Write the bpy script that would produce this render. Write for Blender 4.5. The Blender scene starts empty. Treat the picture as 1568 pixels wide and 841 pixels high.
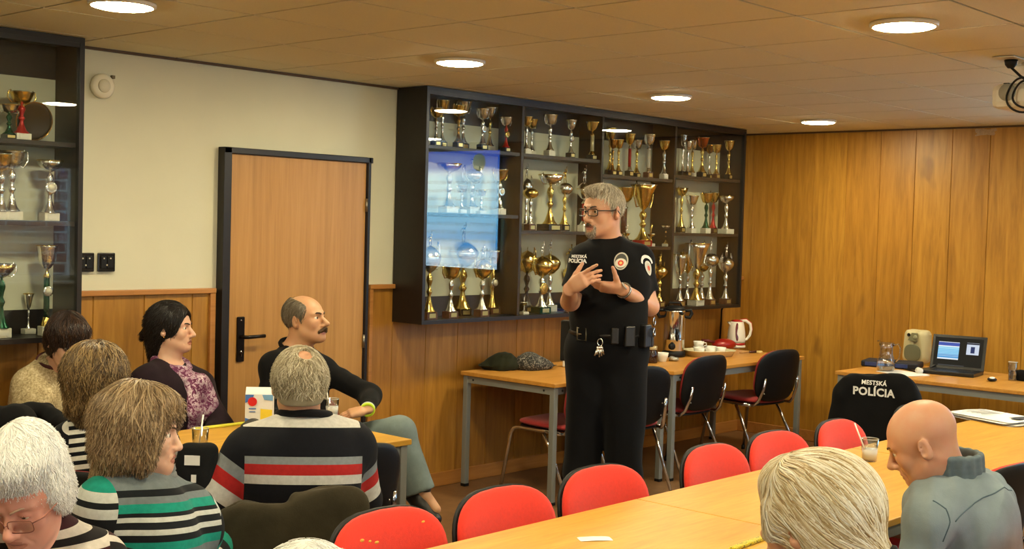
import bpy, bmesh, math, random
import numpy as np
from mathutils import Vector, Matrix
random.seed(7)
PI = math.pi
SC = bpy.context.scene
COL = SC.collection
H, YW, XW = 2.531, 2.12, 4.956          # ceiling height, north wall, east wall
XL, YS = -6.2, -5.6                     # west wall, south wall

# ------------------------------------------------------------------ camera
F_PX = 1919.37
CAM = np.array([-4.26028744, -3.67335265, 1.709])
CR = np.array([[0.6765481746361381, -0.7358833793525291, 0.027535783795110985],
               [-0.010749017447431803, -0.047257019684463095, -0.9988249259577261],
               [0.7363199209721438, 0.675457197817333, -0.03988167369020299]])
def V(u, v, d):
    """world point seen at pixel (u, v), d metres in front of the camera"""
    return Vector(CAM + CR.T @ np.array([(u - 784) / F_PX * d, (v - 420.5) / F_PX * d, d]))
def VZ(u, v, z):
    q = CR.T @ np.array([(u - 784) / F_PX, (v - 420.5) / F_PX, 1.0])
    return Vector(CAM + q * (z - CAM[2]) / q[2])
cam_d = bpy.data.cameras.new('camera'); cam_d.sensor_width = 36.0; cam_d.lens = F_PX / 1568 * 36.0
cam_d.clip_start = 0.05
cam = bpy.data.objects.new('camera', cam_d); COL.objects.link(cam)
mw = Matrix.Identity(4)
for i in range(3):
    mw[i][0] = CR[0][i]; mw[i][1] = -CR[1][i]; mw[i][2] = -CR[2][i]; mw[i][3] = CAM[i]
cam.matrix_world = mw
SC.camera = cam

# ------------------------------------------------------------------ materials
def _nt(name):
    m = bpy.data.materials.new(name); m.use_nodes = True
    nt = m.node_tree
    return m, nt, nt.nodes['Principled BSDF']
def srgb(c):
    return tuple(((x / 255) / 12.92 if x / 255 <= .04045 else ((x / 255 + .055) / 1.055) ** 2.4) for x in c) + (1,)
def node(nt, t, **kw):
    n = nt.nodes.new(t)
    for k, v in kw.items():
        if hasattr(n, k): setattr(n, k, v)
        else: n.inputs[k].default_value = v
    return n
def ramp(nt, fac, stops, interp='LINEAR'):
    n = nt.nodes.new('ShaderNodeValToRGB'); cr = n.color_ramp; cr.interpolation = interp
    while len(cr.elements) < len(stops): cr.elements.new(0.5)
    for e, (p, c) in zip(cr.elements, stops):
        e.position = p; e.color = c
    nt.links.new(fac, n.inputs[0]); return n.outputs[0]
def coords(nt, scale=(1, 1, 1), rot=(0, 0, 0), kind='Object'):
    tc = nt.nodes.new('ShaderNodeTexCoord'); mp = nt.nodes.new('ShaderNodeMapping')
    mp.inputs['Scale'].default_value = scale; mp.inputs['Rotation'].default_value = rot
    nt.links.new(tc.outputs[kind], mp.inputs[0]); return mp.outputs[0]
def noise(nt, vec, scale, detail=3, rough=.5, dist=0):
    n = nt.nodes.new('ShaderNodeTexNoise'); n.inputs['Scale'].default_value = scale
    n.inputs['Detail'].default_value = detail; n.inputs['Roughness'].default_value = rough
    n.inputs['Distortion'].default_value = dist
    nt.links.new(vec, n.inputs['Vector']); return n.outputs['Fac']
def bump(nt, bs, h, strength=.2, dist=.01):
    b = nt.nodes.new('ShaderNodeBump'); b.inputs['Strength'].default_value = strength; b.inputs['Distance'].default_value = dist
    nt.links.new(h, b.inputs['Height']); nt.links.new(b.outputs[0], bs.inputs['Normal'])
def mixc(nt, a, b, fac, mode='MIX'):
    n = nt.nodes.new('ShaderNodeMix'); n.data_type = 'RGBA'; n.blend_type = mode
    for s, v in ((n.inputs[6], a), (n.inputs[7], b), (n.inputs[0], fac)):
        if hasattr(v, 'is_output'): nt.links.new(v, s)
        else: s.default_value = v
    return n.outputs[2]
def mth(nt, op, a, b=0.0):
    n = nt.nodes.new('ShaderNodeMath'); n.operation = op
    for s, v in ((n.inputs[0], a), (n.inputs[1], b)):
        if hasattr(v, 'is_output'): nt.links.new(v, s)
        else: s.default_value = v
    return n.outputs[0]
_mc = {}
def M(name, rgb, rough=.5, metal=0., var=0., vs=20, bmp=0., bs=200, spec=.5, sheen=0., coat=0.):
    """plain procedural material: base colour with a little noise variation and bump"""
    if name in _mc: return _mc[name]
    m, nt, b = _nt(name); c = srgb(rgb)
    b.inputs['Roughness'].default_value = rough; b.inputs['Metallic'].default_value = metal
    b.inputs['Specular IOR Level'].default_value = spec
    if sheen: b.inputs['Sheen Weight'].default_value = sheen
    if coat: b.inputs['Coat Weight'].default_value = coat
    if var or bmp: vec = coords(nt)
    if var:
        f = noise(nt, vec, vs, 4)
        d = tuple(max(0, x * (1 - var)) for x in c[:3]) + (1,); l = tuple(min(1, x * (1 + var)) for x in c[:3]) + (1,)
        nt.links.new(ramp(nt, f, [(.3, d), (.7, l)]), b.inputs['Base Color'])
    else: b.inputs['Base Color'].default_value = c
    if bmp: bump(nt, b, noise(nt, vec, bs, 2), bmp, .004)
    _mc[name] = m; return m
def wood(name, c0, c1, c2, scale=(1, 1, .08), rough=.45, plank=None, ax=0, grain=26):
    if name in _mc: return _mc[name]
    m, nt, b = _nt(name)
    vec = coords(nt, scale)
    if plank:
        tc = nt.nodes.new('ShaderNodeTexCoord'); sp = nt.nodes.new('ShaderNodeSeparateXYZ')
        nt.links.new(tc.outputs['Object'], sp.inputs[0])
        idx = mth(nt, 'FLOOR', mth(nt, 'DIVIDE', mth(nt, 'SUBTRACT', sp.outputs[ax], plank[1]), plank[0]))
        wn = nt.nodes.new('ShaderNodeTexWhiteNoise'); wn.noise_dimensions = '1D'; nt.links.new(idx, wn.inputs['W'])
        off = nt.nodes.new('ShaderNodeVectorMath'); off.operation = 'SCALE'; off.inputs['Scale'].default_value = 9
        nt.links.new(wn.outputs['Color'], off.inputs[0])
        ad = nt.nodes.new('ShaderNodeVectorMath'); ad.operation = 'ADD'
        nt.links.new(vec, ad.inputs[0]); nt.links.new(off.outputs[0], ad.inputs[1]); vec = ad.outputs[0]
    n1 = noise(nt, vec, 6, 4, .6, .6); n2 = noise(nt, vec, grain, 4, .6, .4)
    f = mth(nt, 'ADD', mth(nt, 'MULTIPLY', n1, .65), mth(nt, 'MULTIPLY', n2, .35))
    col = ramp(nt, f, [(.32, srgb(c0)), (.5, srgb(c1)), (.68, srgb(c2))])
    if plank:
        col = mixc(nt, col, mixc(nt, srgb((255, 255, 255)), srgb((238, 232, 226)), wn.outputs['Value']), 1.0, 'MULTIPLY')
        kn = noise(nt, coords(nt, (1, 1, .45)), 5.5, 2, .5)          # knots and dark flecks
        kf = ramp(nt, kn, [(.70, (0, 0, 0, 1)), (.78, (.5, .5, .5, 1))])
        col = mixc(nt, col, srgb((112, 70, 24)), kf)
    nt.links.new(col, b.inputs['Base Color']); b.inputs['Roughness'].default_value = rough
    bump(nt, b, n2, .06, .003)
    _mc[name] = m; return m
def glassy(name, tint=(255, 255, 255), refl=1.0, rough=0.0):
    """thin pane: see-through with a fresnel mirror on top"""
    if name in _mc: return _mc[name]
    m = bpy.data.materials.new(name); m.use_nodes = True; nt = m.node_tree; nt.nodes.clear()
    out = nt.nodes.new('ShaderNodeOutputMaterial'); mx = nt.nodes.new('ShaderNodeMixShader')
    tr = nt.nodes.new('ShaderNodeBsdfTransparent'); tr.inputs[0].default_value = srgb(tint)
    gl = nt.nodes.new('ShaderNodeBsdfGlossy'); gl.inputs['Roughness'].default_value = rough
    lw = nt.nodes.new('ShaderNodeLayerWeight'); lw.inputs[0].default_value = .5
    f = mth(nt, 'MINIMUM', mth(nt, 'MULTIPLY', mth(nt, 'ADD', mth(nt, 'MULTIPLY', mth(nt, 'POWER', lw.outputs['Facing'], 5.0), .96), .04), refl), 1.0)
    nt.links.new(f, mx.inputs[0]); nt.links.new(tr.outputs[0], mx.inputs[1]); nt.links.new(gl.outputs[0], mx.inputs[2])
    nt.links.new(mx.outputs[0], out.inputs[0]); _mc[name] = m; return m
def emit(name, rgb, strength):
    if name in _mc: return _mc[name]
    m, nt, b = _nt(name); b.inputs['Base Color'].default_value = srgb(rgb)
    b.inputs['Emission Color'].default_value = srgb(rgb); b.inputs['Emission Strength'].default_value = strength; b.inputs['Specular IOR Level'].default_value = .12
    if strength < 2: b.inputs['Base Color'].default_value = (.01, .01, .01, 1)
    _mc[name] = m; return m

BLACKP = M('black_plastic', (9, 9, 10), .5, bmp=.15, bs=500, spec=.3)
CHROME = M('chrome', (205, 205, 208), .12, 1.)
GOLD = M('gold_metal', (228, 196, 112), .2, 1., bmp=.3, bs=95)
OLDG = M('old_gold_metal', (176, 132, 66), .2, 1.)
SILV = M('silver_metal', (234, 232, 226), .19, 1., bmp=.35, bs=95)
DARKB = M('black_stone', (22, 21, 22), .25, var=.4, vs=60)
BRNB = M('brown_stone', (92, 58, 44), .3, var=.35, vs=60)
WHTB = M('cream_stone', (214, 208, 190), .3, var=.1, vs=50)
GRNB = M('green_metal', (20, 74, 50), .25, .6)
REDM = M('red_metal', (168, 30, 26), .3, .3)
GREYST = M('grey_painted_steel', (128, 132, 130), .42, .1, bmp=.05)
REDF = M('red_upholstery', (220, 46, 24), .85, var=.06, vs=90, bmp=.35, bs=700, sheen=.15)
DREDF = M('dark_red_upholstery', (150, 32, 32), .85, var=.06, vs=90, bmp=.35, bs=700, sheen=.15)
WHITEP = M('white_paper', (232, 231, 226), .7)
WHITEC = M('white_ceramic', (228, 226, 216), .25)
BEECH = wood('beech_laminate', (184, 134, 46), (198, 150, 56), (210, 164, 68), (.35, 3., 3.), .42, grain=30)
DESKW = wood('desk_laminate', (178, 122, 50), (194, 138, 60), (206, 152, 74), (.35, 3., 3.), .38, grain=30)

# ------------------------------------------------------------------ mesh building
class MB:
    """collects shapes; every build() makes ONE mesh object"""
    def __init__(s): s.v = []; s.f = []; s.m = []; s.mi = 0; s.sm = []
    def add(s, vs, fs, smooth=False, X=None):
        b = len(s.v)
        s.v += [tuple(X @ Vector(v)) if X is not None else tuple(v) for v in vs]
        s.f += [tuple(b + i for i in f) for f in fs]; s.m += [s.mi] * len(fs); s.sm += [smooth] * len(fs)
        return s
    def box(s, c, d, X=None, bev=0.0):
        """centre c, full size d, optional chamfer"""
        hx, hy, hz = d[0] / 2, d[1] / 2, d[2] / 2
        if bev <= 0:
            vs = [(c[0] + a * hx, c[1] + b * hy, c[2] + e * hz) for e in (-1, 1) for b in (-1, 1) for a in (-1, 1)]
            return s.add(vs, [(0, 2, 3, 1), (4, 5, 7, 6), (0, 1, 5, 4), (2, 6, 7, 3), (0, 4, 6, 2), (1, 3, 7, 5)], False, X)
        bm = bmesh.new(); bmesh.ops.create_cube(bm, size=1.0)
        for v in bm.verts: v.co = Vector((v.co.x * d[0], v.co.y * d[1], v.co.z * d[2]))
        bmesh.ops.bevel(bm, geom=list(bm.edges), offset=bev, segments=2, affect='EDGES', profile=.5)
        for v in bm.verts: v.co += Vector(c)
        r = s.add([v.co.copy() for v in bm.verts], [[v.index for v in f.verts] for f in bm.faces], False, X) if (bm.verts.index_update() or True) else None
        bm.free(); return r
    def lathe(s, prof, c=(0, 0, 0), n=24, X=None, smooth=True, flute=0, fa=0.0, sx=1., sy=1.):
        """prof: list of (radius, z); closed at radius 0 ends"""
        vs = []; fs = []
        for (r, z) in prof:
            for i in range(n):
                a = 2 * PI * i / n
                rr = r * (1 + fa * math.cos(flute * a)) if flute else r
                vs.append((c[0] + rr * math.cos(a) * sx, c[1] + rr * math.sin(a) * sy, c[2] + z))
        for j in range(len(prof) - 1):
            for i in range(n):
                k = (i + 1) % n
                fs.append((j * n + i, j * n + k, (j + 1) * n + k, (j + 1) * n + i))
        if prof[0][0] > 1e-5: fs.append(tuple(reversed(range(n))))
        if prof[-1][0] > 1e-5: fs.append(tuple((len(prof) - 1) * n + i for i in range(n)))
        return s.add(vs, fs, smooth, X)
    def tube(s, pts, r, n=8, X=None, closed=False, flat=None):
        """swept round tube; r a number or list; flat=(normal, factor) squashes it"""
        P = [Vector(p) for p in pts]; m = len(P)
        R = r if isinstance(r, (list, tuple)) else [r] * m
        vs = []; fs = []; up = None
        for j in range(m):
            if closed: t = P[(j + 1) % m] - P[j - 1]
            else: t = P[min(j + 1, m - 1)] - P[max(j - 1, 0)]
            if t.length < 1e-9: t = Vector((0, 0, 1))
            t.normalize()
            if up is None:
                up = Vector((0, 0, 1)) if abs(t.z) < .9 else Vector((1, 0, 0))
            a = (up - t * up.dot(t))
            if a.length < 1e-6: a = t.orthogonal()
            a.normalize(); b = t.cross(a); up = a
            for i in range(n):
                w = 2 * PI * i / n
                q = (a * math.cos(w) + b * math.sin(w)) * R[j]
                if flat: q = q - flat[0] * (q.dot(flat[0]) * (1 - flat[1]))
                vs.append(P[j] + q)
        for j in range(m if closed else m - 1):
            k = (j + 1) % m
            for i in range(n):
                l = (i + 1) % n
                fs.append((j * n + i, j * n + l, k * n + l, k * n + i))
        if not closed:
            fs.append(tuple(reversed(range(n)))); fs.append(tuple((m - 1) * n + i for i in range(n)))
        return s.add(vs, fs, True, X)
    def prism(s, poly, a0, a1, axis=2, X=None, smooth=False):
        """polygon in the two other axes swept along axis from a0 to a1"""
        def mk(p, a):
            return {2: (p[0], p[1], a), 1: (p[0], a, p[1]), 0: (a, p[0], p[1])}[axis]
        n = len(poly)
        vs = [mk(p, a0) for p in poly] + [mk(p, a1) for p in poly]
        fs = [tuple(reversed(range(n))), tuple(range(n, 2 * n))] + [(i, (i + 1) % n, n + (i + 1) % n, n + i) for i in range(n)]
        return s.add(vs, fs, smooth, X)
    def ball(s, c, r, n=12, X=None):
        rx, ry, rz = r if isinstance(r, (tuple, list)) else (r, r, r)
        vs = []; fs = []; m = max(4, n // 2)
        for j in range(m + 1):
            t = PI * j / m
            for i in range(n):
                a = 2 * PI * i / n
                vs.append((c[0] + rx * math.sin(t) * math.cos(a), c[1] + ry * math.sin(t) * math.sin(a), c[2] - rz * math.cos(t)))
        for j in range(m):
            for i in range(n):
                k = (i + 1) % n
                fs.append((j * n + i, j * n + k, (j + 1) * n + k, (j + 1) * n + i))
        return s.add(vs, fs, True, X)
    def pad(s, w, h, t, n=3.4, bend=0.0, taper=0.0, X=None, rings=7, seg=40, crown=0.0):
        """rounded upholstered pad in the local xz plane, thickness along y"""
        vs = []; fs = []
        def pt(r, a, side):
            ca, sa = math.cos(a), math.sin(a)
            x = math.copysign(abs(ca) ** (2 / n), ca) * w / 2 * r; z = math.copysign(abs(sa) ** (2 / n), sa) * h / 2 * r
            x *= 1 - taper * (z / h + .5)
            z += crown * (1 - (2 * x / w) ** 2) * max(0, z / h * 2)
            y = side * t / 2 * (max(0, 1 - r ** 5)) ** .5 + bend * (2 * x / w) ** 2
            return (x, y, z)
        base = []
        for side in (1, -1):
            vs.append(pt(0, 0, side)); c = len(vs) - 1; rows = []
            for k in range(1, rings + 1):
                r = math.sin(k / rings * PI / 2)
                if side == -1 and k == rings: rows.append(base); continue
                row = []
                for i in range(seg):
                    vs.append(pt(r, 2 * PI * i / seg, side)); row.append(len(vs) - 1)
                rows.append(row)
            if side == 1: base = rows[-1]
            for i in range(seg):
                j = (i + 1) % seg
                q = (c, rows[0][i], rows[0][j]); fs.append(q if side == -1 else q[::-1])
                for k in range(rings - 1):
                    q = (rows[k][i], rows[k + 1][i], rows[k + 1][j], rows[k][j]); fs.append(q if side == -1 else q[::-1])
        return s.add(vs, fs, True, X)
    def build(s, name, mat, parent=None, **tags):
        me = bpy.data.meshes.new(name); me.from_pydata([tuple(v) for v in s.v], [], s.f)
        for m_ in (mat if isinstance(mat, (list, tuple)) else [mat]): me.materials.append(m_)
        me.polygons.foreach_set('material_index', s.m); me.polygons.foreach_set('use_smooth', s.sm); me.update()
        o = bpy.data.objects.new(name, me); COL.objects.link(o)
        if parent is not None: o.parent = parent
        for k, v in tags.items(): o[k] = v
        return o
def tag(o, label=None, cat=None, group=None, kind=None):
    if label: o['label'] = label
    if cat: o['category'] = cat
    if group: o['group'] = group
    if kind: o['kind'] = kind
    return o
def empty(name, loc, rz=0., label=None, cat=None, group=None, rot=None):
    o = bpy.data.objects.new(name, None); COL.objects.link(o); o.location = loc
    o.rotation_euler = rot if rot else (0, 0, rz); o.empty_display_size = .1
    return tag(o, label, cat, group)
def copy_tree(o, parent=None, mats=None):
    c = o.copy(); COL.objects.link(c); c.parent = parent
    for ch in list(o.children): copy_tree(ch, c)
    return c
def struct(name, mb, mat): return tag(mb.build(name, mat), kind='structure')
def text_mb(body, size, depth=.0006, bold=0.0, spacing=1.0):
    """lettering as a mesh builder, centred, in the local xz plane facing -y"""
    cu = bpy.data.curves.new('t', 'FONT'); cu.body = body; cu.size = size; cu.align_x = 'CENTER'; cu.align_y = 'CENTER'
    cu.extrude = depth; cu.offset = bold; cu.space_character = spacing; cu.resolution_u = 3
    o = bpy.data.objects.new('t', cu); COL.objects.link(o)
    dg = bpy.context.evaluated_depsgraph_get(); me = bpy.data.meshes.new_from_object(o.evaluated_get(dg))
    vs = [(v.co.x, -v.co.z, v.co.y) for v in me.vertices]; fs = [tuple(p.vertices) for p in me.polygons]
    bpy.data.objects.remove(o); bpy.data.curves.remove(cu); bpy.data.meshes.remove(me)
    return vs, fs
# ================================================================== ROOM
PANEL = wood('wood_wall_panel', (150, 104, 34), (178, 128, 44), (196, 146, 58), (3.2, 3.2, .28), .4, plank=(.288, 2.04 % .288), ax=1, grain=14)
PANELX = wood('wood_wainscot_panel', (144, 98, 34), (168, 118, 44), (186, 136, 56), (3.2, 3.2, .28), .4, plank=(.288, .1), ax=0, grain=14)
TRIMW = wood('wood_trim', (158, 104, 46), (176, 118, 56), (188, 130, 66), (.2, 3, 3), .45)
DOORW = wood('door_veneer', (160, 114, 56), (176, 128, 66), (188, 140, 76), (3.5, 3.5, .12), .42, grain=34)
DARKF = M('dark_brown_frame', (24, 18, 16), .4, var=.2, vs=30)
PLASTER = M('cream_plaster', (210, 206, 180), .9, var=.03, vs=3, bmp=.06, bs=120)
CEILM, nt, b = _nt('ceiling_tiles')
f = noise(nt, coords(nt), 260, 3, .7); nt.links.new(ramp(nt, f, [(.3, srgb((214, 206, 172))), (.7, srgb((226, 218, 186)))]), b.inputs['Base Color'])
b.inputs['Roughness'].default_value = .92; bump(nt, b, f, .25, .002)
GRIDM = M('ceiling_grid', (84, 62, 38), .7)
FLOORM, nt, b = _nt('brown_vinyl_floor')
n1 = noise(nt, coords(nt), 8, 5, .6); n2 = noise(nt, coords(nt), 120, 3, .6)
nt.links.new(ramp(nt, mth(nt, 'ADD', mth(nt, 'MULTIPLY', n1, .6), mth(nt, 'MULTIPLY', n2, .4)), [(.3, srgb((96, 68, 42))), (.7, srgb((134, 98, 62)))]), b.inputs['Base Color'])
b.inputs['Roughness'].default_value = .45

struct('floor', MB().box(((XL + XW) / 2, (YS + YW) / 2, -.05), (XW - XL + .4, YW - YS + .4, .1)), FLOORM)

# ceiling: tiles with real bevelled joints, 0.6 m module
mb = MB()
x = 0.0 - .6 * 11; xs = []
while x < XW + .6: xs.append(x); x += .6
y = 0.0 - .6 * 10; ys = []
while y < YW + .6: ys.append(y); y += .6
for i in range(len(xs) - 1):
    for j in range(len(ys) - 1):
        x0, x1 = max(xs[i], XL), min(xs[i + 1], XW); y0, y1 = max(ys[j], YS), min(ys[j + 1], YW)
        if x1 - x0 < .02 or y1 - y0 < .02: continue
        mb.box(((x0 + x1) / 2, (y0 + y1) / 2, H + .012), (x1 - x0 - .013, y1 - y0 - .013, .02))
mb.mi = 1; mb.box(((XL + XW) / 2, (YS + YW) / 2, H + .04), (XW - XL + .4, YW - YS + .4, .06))
struct('ceiling', mb, [CEILM, GRIDM])

# north wall: plaster above, grooved panelling below, door opening
DX0, DX1, DZ = -.294, .716, 2.062
WZ = 1.298
mb = MB()
for (a, c, z0, z1) in ((XL - .1, DX0, 0, H), (DX1, XW + .1, 0, H), (DX0, DX1, DZ, H)):
    mb.box(((a + c) / 2, YW + .06, (z0 + z1) / 2), (c - a, .1, z1 - z0))
struct('wall_north', mb, PLASTER)
def grooved(name, a0, a1, z0, z1, mat, axis, plane, step, off, depth=.012, g=.007):
    """panelling with real V grooves; the profile is swept vertically"""
    pts = []; k = math.floor((a0 - off) / step); pos = []
    while off + k * step < a1:
        p = off + k * step
        if p > a0 + g and p < a1 - g: pos.append(p)
        k += 1
    prof = [(a0, plane)]
    prof.append((a0, plane - depth))
    for p in pos: prof += [(p - g / 2, plane - depth), (p, plane - depth + .006), (p + g / 2, plane - depth)]
    prof += [(a1, plane - depth), (a1, plane)]
    if axis == 'x': poly = prof
    else: poly = [(q, p) for p, q in prof]
    m_ = MB().prism(poly, z0, z1, 2)
    return struct(name, m_, mat)
grooved('wall_north_panelling', XL, DX0 - .045, .0, WZ, PANELX, 'x', YW + .008, .288, .1)
grooved('wall_north_panelling', DX1 + .045, XW, .0, WZ, PANELX, 'x', YW + .008, .288, .1)
grooved('wall_east', YS, YW, 0, H + .01, PANEL, 'y', XW + .012, .288, 2.04 % .288)
mb = MB().box((XW + .07, (YS + YW) / 2, H / 2), (.1, YW - YS + .4, H + .1)); struct('wall_east_backing', mb, PLASTER)
for a, c in ((XL, DX0 - .045), (DX1 + .045, XW)):
    struct('trim_1' if a == XL else 'trim_2', MB().box(((a + c) / 2, YW - .012, WZ + .008), (c - a, .03, .028), bev=.004), TRIMW)
struct('trim_3', MB().box((DX0 - .062, YW - .011, WZ / 2), (.034, .022, WZ), bev=.003), TRIMW)
struct('trim_4', MB().box((DX1 + .06, YW - .011, WZ / 2), (.026, .022, WZ), bev=.003), TRIMW)
for i, (a, c) in enumerate(((XL, DX0 - .05), (DX1 + .05, XW))):
    struct('baseboard_north', MB().box(((a + c) / 2, YW - .014, .045), (c - a, .02, .09), bev=.004), TRIMW)
struct('baseboard_east', MB().box((XW - .014, (YS + YW) / 2, .045), (.02, YW - YS, .09), bev=.004), TRIMW)
struct('trim_5', MB().box(((XL + XW) / 2, YW - .006, H - .006), (XW - XL, .016, .012)), GRIDM)
struct('trim_6', MB().box((XW - .008, (YS + YW) / 2, H - .006), (.016, YW - YS, .012)), GRIDM)

# door with dark frame
mb = MB()
mb.box((DX0 + .0, YW - .012, DZ / 2), (.05, .075, DZ + .05), bev=.004)
mb.box((DX1 - .0, YW - .012, DZ / 2), (.022, .075, DZ + .05), bev=.004)
mb.box(((DX0 + DX1) / 2, YW - .012, DZ + .008), (DX1 - DX0 + .05, .075, .034), bev=.004)
struct('trim_7', mb, DARKF)
door = struct('door_1', MB().box(((DX0 + DX1) / 2 + .007, YW - .012, DZ / 2 - .004), (DX1 - DX0 - .044, .04, DZ - .012), bev=.002), DOORW)
hx = -.187
mb = MB().box((hx, YW - .038, 1.035), (.05, .012, .25), bev=.0055)
mb.tube([(hx, YW - .04, 1.05), (hx, YW - .085, 1.05), (hx + .012, YW - .092, 1.05), (hx + .125, YW - .092, 1.052)], .0105, 10)
hd = mb.build('door_handle', M('bronze_black', (28, 22, 20), .3, .6), door)
mb = MB(); mb.tube([(hx, YW - .043, .965), (hx, YW - .05, .965)], .009, 12); mb.box((hx, YW - .047, .952), (.006, .006, .022)); mb.tube([(hx, YW - .043, 1.14), (hx, YW - .046, 1.14)], .005, 8)
mb.build('key_cylinder', CHROME, hd)
for z in (1.80, .98, .22):
    MB().tube([(DX1 - .014, YW - .04, z - .04), (DX1 - .014, YW - .04, z + .04)], .009, 8).build('hinge', M('steel_hinge', (150, 140, 124), .3, .9), door)

# west wall and south wall with windows (behind the camera)
struct('wall_west', MB().box((XL - .05, (YS + YW) / 2, H / 2), (.1, YW - YS + .4, H + .1)), PLASTER)
WINS = [(-4.6, -2.9), (-1.9, -.2), (.9, 2.75)]
WB, WT = .95, 2.26
mb = MB(); prev = XL - .1
for a, c in WINS + [(XW + .1, None)]:
    mb.box(((prev + a) / 2, YS - .1, H / 2), (a - prev, .2, H + .1)); prev = c
for a, c in WINS:
    mb.box(((a + c) / 2, YS - .1, WB / 2), (c - a, .2, WB)); mb.box(((a + c) / 2, YS - .1, (WT + H) / 2 + .02), (c - a, .2, H - WT + .06))
struct('wall_south', mb, PLASTER)
for i, (a, c) in enumerate(WINS):
    mb = MB(); y = YS - .1
    for xx in (a + .03, c - .03): mb.box((xx, y, (WB + WT) / 2), (.06, .07, WT - WB), bev=.004)
    for zz in (WB + .03, WT - .03): mb.box(((a + c) / 2, y, zz), (c - a, .07, .06), bev=.004)
    mb.box(((a + c) / 2, y, (WB + WT) / 2), (.08, .07, WT - WB), bev=.004)
    w = struct('window_%d' % (i + 1), mb, M('white_window_frame', (226, 226, 222), .4))
    MB().box(((a + c) / 2, y + .005, (WB + WT) / 2), (c - a - .1, .006, WT - WB - .1)).build('pane', glassy('window_glass', (245, 250, 250)), w)
    MB().box(((a + c) / 2, YS + .06, WB - .015), (c - a + .1, .16, .03), bev=.005).build('sill', M('white_window_frame', (226, 226, 222), .4), w)
    L = bpy.data.lights.new('window_portal_light', 'AREA'); L.shape = 'RECTANGLE'; L.size = c - a; L.size_y = WT - WB
    L.cycles.is_portal = True
    lo = bpy.data.objects.new('window_portal_light', L); COL.objects.link(lo); lo.location = ((a + c) / 2, YS - .22, (WB + WT) / 2)
    lo.rotation_euler = (-PI / 2, 0, 0)
# house across the yard, seen only in reflections
BRK, nt, b = _nt('brick_facade')
bt = nt.nodes.new('ShaderNodeTexBrick'); bt.inputs['Color1'].default_value = srgb((150, 96, 78)); bt.inputs['Color2'].default_value = srgb((128, 82, 68))
bt.inputs['Mortar'].default_value = srgb((176, 168, 158)); bt.inputs['Scale'].default_value = 1.6
nt.links.new(coords(nt, rot=(PI / 2, 0, 0)), bt.inputs['Vector']); nt.links.new(bt.outputs[0], b.inputs['Base Color'])
hs = empty('neighbour_house', (6.6, -12.5, 0), 0, 'brick house across the yard, seen through the windows behind the camera', 'building')
MB().box((0, 0, 1.1), (7, 4, 4.2)).build('wall', BRK, hs)
mb = MB().prism([(-2.4, 3.2), (2.4, 3.2), (0, 4.6)], -3.8, 3.8, 0); mb.build('roof', M('roof_tile', (120, 70, 52), .8, var=.3, vs=6), hs)
struct('ground', MB().box((0, -16, -1.05), (60, 20.5, .1)), M('yard_ground', (120, 122, 112), .9, var=.2, vs=1))

# world
W = bpy.data.worlds.new('world'); SC.world = W; W.use_nodes = True
bg = W.node_tree.nodes['Background']; bg.inputs[0].default_value = (.72, .84, 1.0, 1); bg.inputs[1].default_value = 6

# ------------------------------------------------------------------ ceiling lamps
LAMPM = emit('lamp_diffuser', (255, 240, 196), 205)
LAMPS = [(-1.676, .80), (.247, .86), (2.12, .89), (4.03, .93), (-1.55, -1.46), (.36, -1.462), (2.25, -1.46), (4.15, -1.46),
         (-3.6, .80), (-3.5, -1.46), (-3.5, -3.7), (-1.55, -3.7), (.36, -3.7), (2.25, -3.7)]
where = ['above the painted wall near the left cabinet', 'in front of the left end of the big cabinet', 'in front of the right end of the big cabinet', 'nearest the corner of the two panelled walls',
         'above the middle of the long table', 'above the bald man, nearest the projector', 'beyond the projector', 'over the desk with the laptop',
         'far left above the seated group', 'behind the seated group', 'above the camera', 'behind the long table', 'near the middle window', 'near the right window']
for (x, y), w in zip(LAMPS, where):
    r = empty('ceiling_lamp', (x, y, H), 0, 'round white LED ceiling lamp ' + w, 'ceiling lamp', 'round LED lamps in the tiled ceiling')
    MB().lathe([(.130, .0), (.130, -.012), (.124, -.016), (.119, -.016)], n=40).build('rim', M('lamp_rim', (236, 230, 214), .4), r)
    MB().lathe([(.119, -.0155), (.10, -.021), (.055, -.024), (0, -.025)], n=32).build('diffuser', LAMPM, r)

# smoke detector / sounder, switches
r = empty('wall_sounder', (-1.023, YW - .002, 2.344), 0, 'small round white sounder on the plaster wall right of the left cabinet', 'wall sounder', rot=(PI / 2, 0, 0))
wp = M('offwhite_plastic', (226, 218, 192), .45)
MB().lathe([(.062, 0), (.062, .018), (.055, .026), (.03, .03), (0, .03)], n=32).build('housing', wp, r)
MB().lathe([(.034, .029), (.032, .034), (.012, .036), (0, .036)], n=24).build('grille_cap', M('offwhite_plastic_dull', (208, 200, 172), .6), r)
MB().box((.055, .05, .012), (.016, .016, .02)).build('cable_clip', M('brown_clip', (110, 96, 70), .6), r)
for x, w in ((-1.10, 'left one, against the cabinet side'), (-.985, 'right one, nearer the door')):
    s = empty('light_switch', (x, YW, 1.462), 0, 'black square double light switch, ' + w, 'light switch', 'black wall switches beside the cabinet')
    MB().box((0, -.006, 0), (.095, .012, .095), bev=.004).build('plate', M('black_switch', (20, 18, 18), .25), s)
    MB().box((-.018, -.014, 0), (.032, .008, .062), bev=.003).build('rocker', BLACKP, s)
    MB().box((.018, -.014, 0), (.032, .008, .062), bev=.003).build('rocker', BLACKP, s)
    for a, c in ((-.018, .02), (.018, .02), (-.002, -.014)):
        MB().box((a, -.0185, c), (.007, .002, .007)).build('indicator', M('switch_indicator', (205, 196, 170), .5), s)

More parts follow.
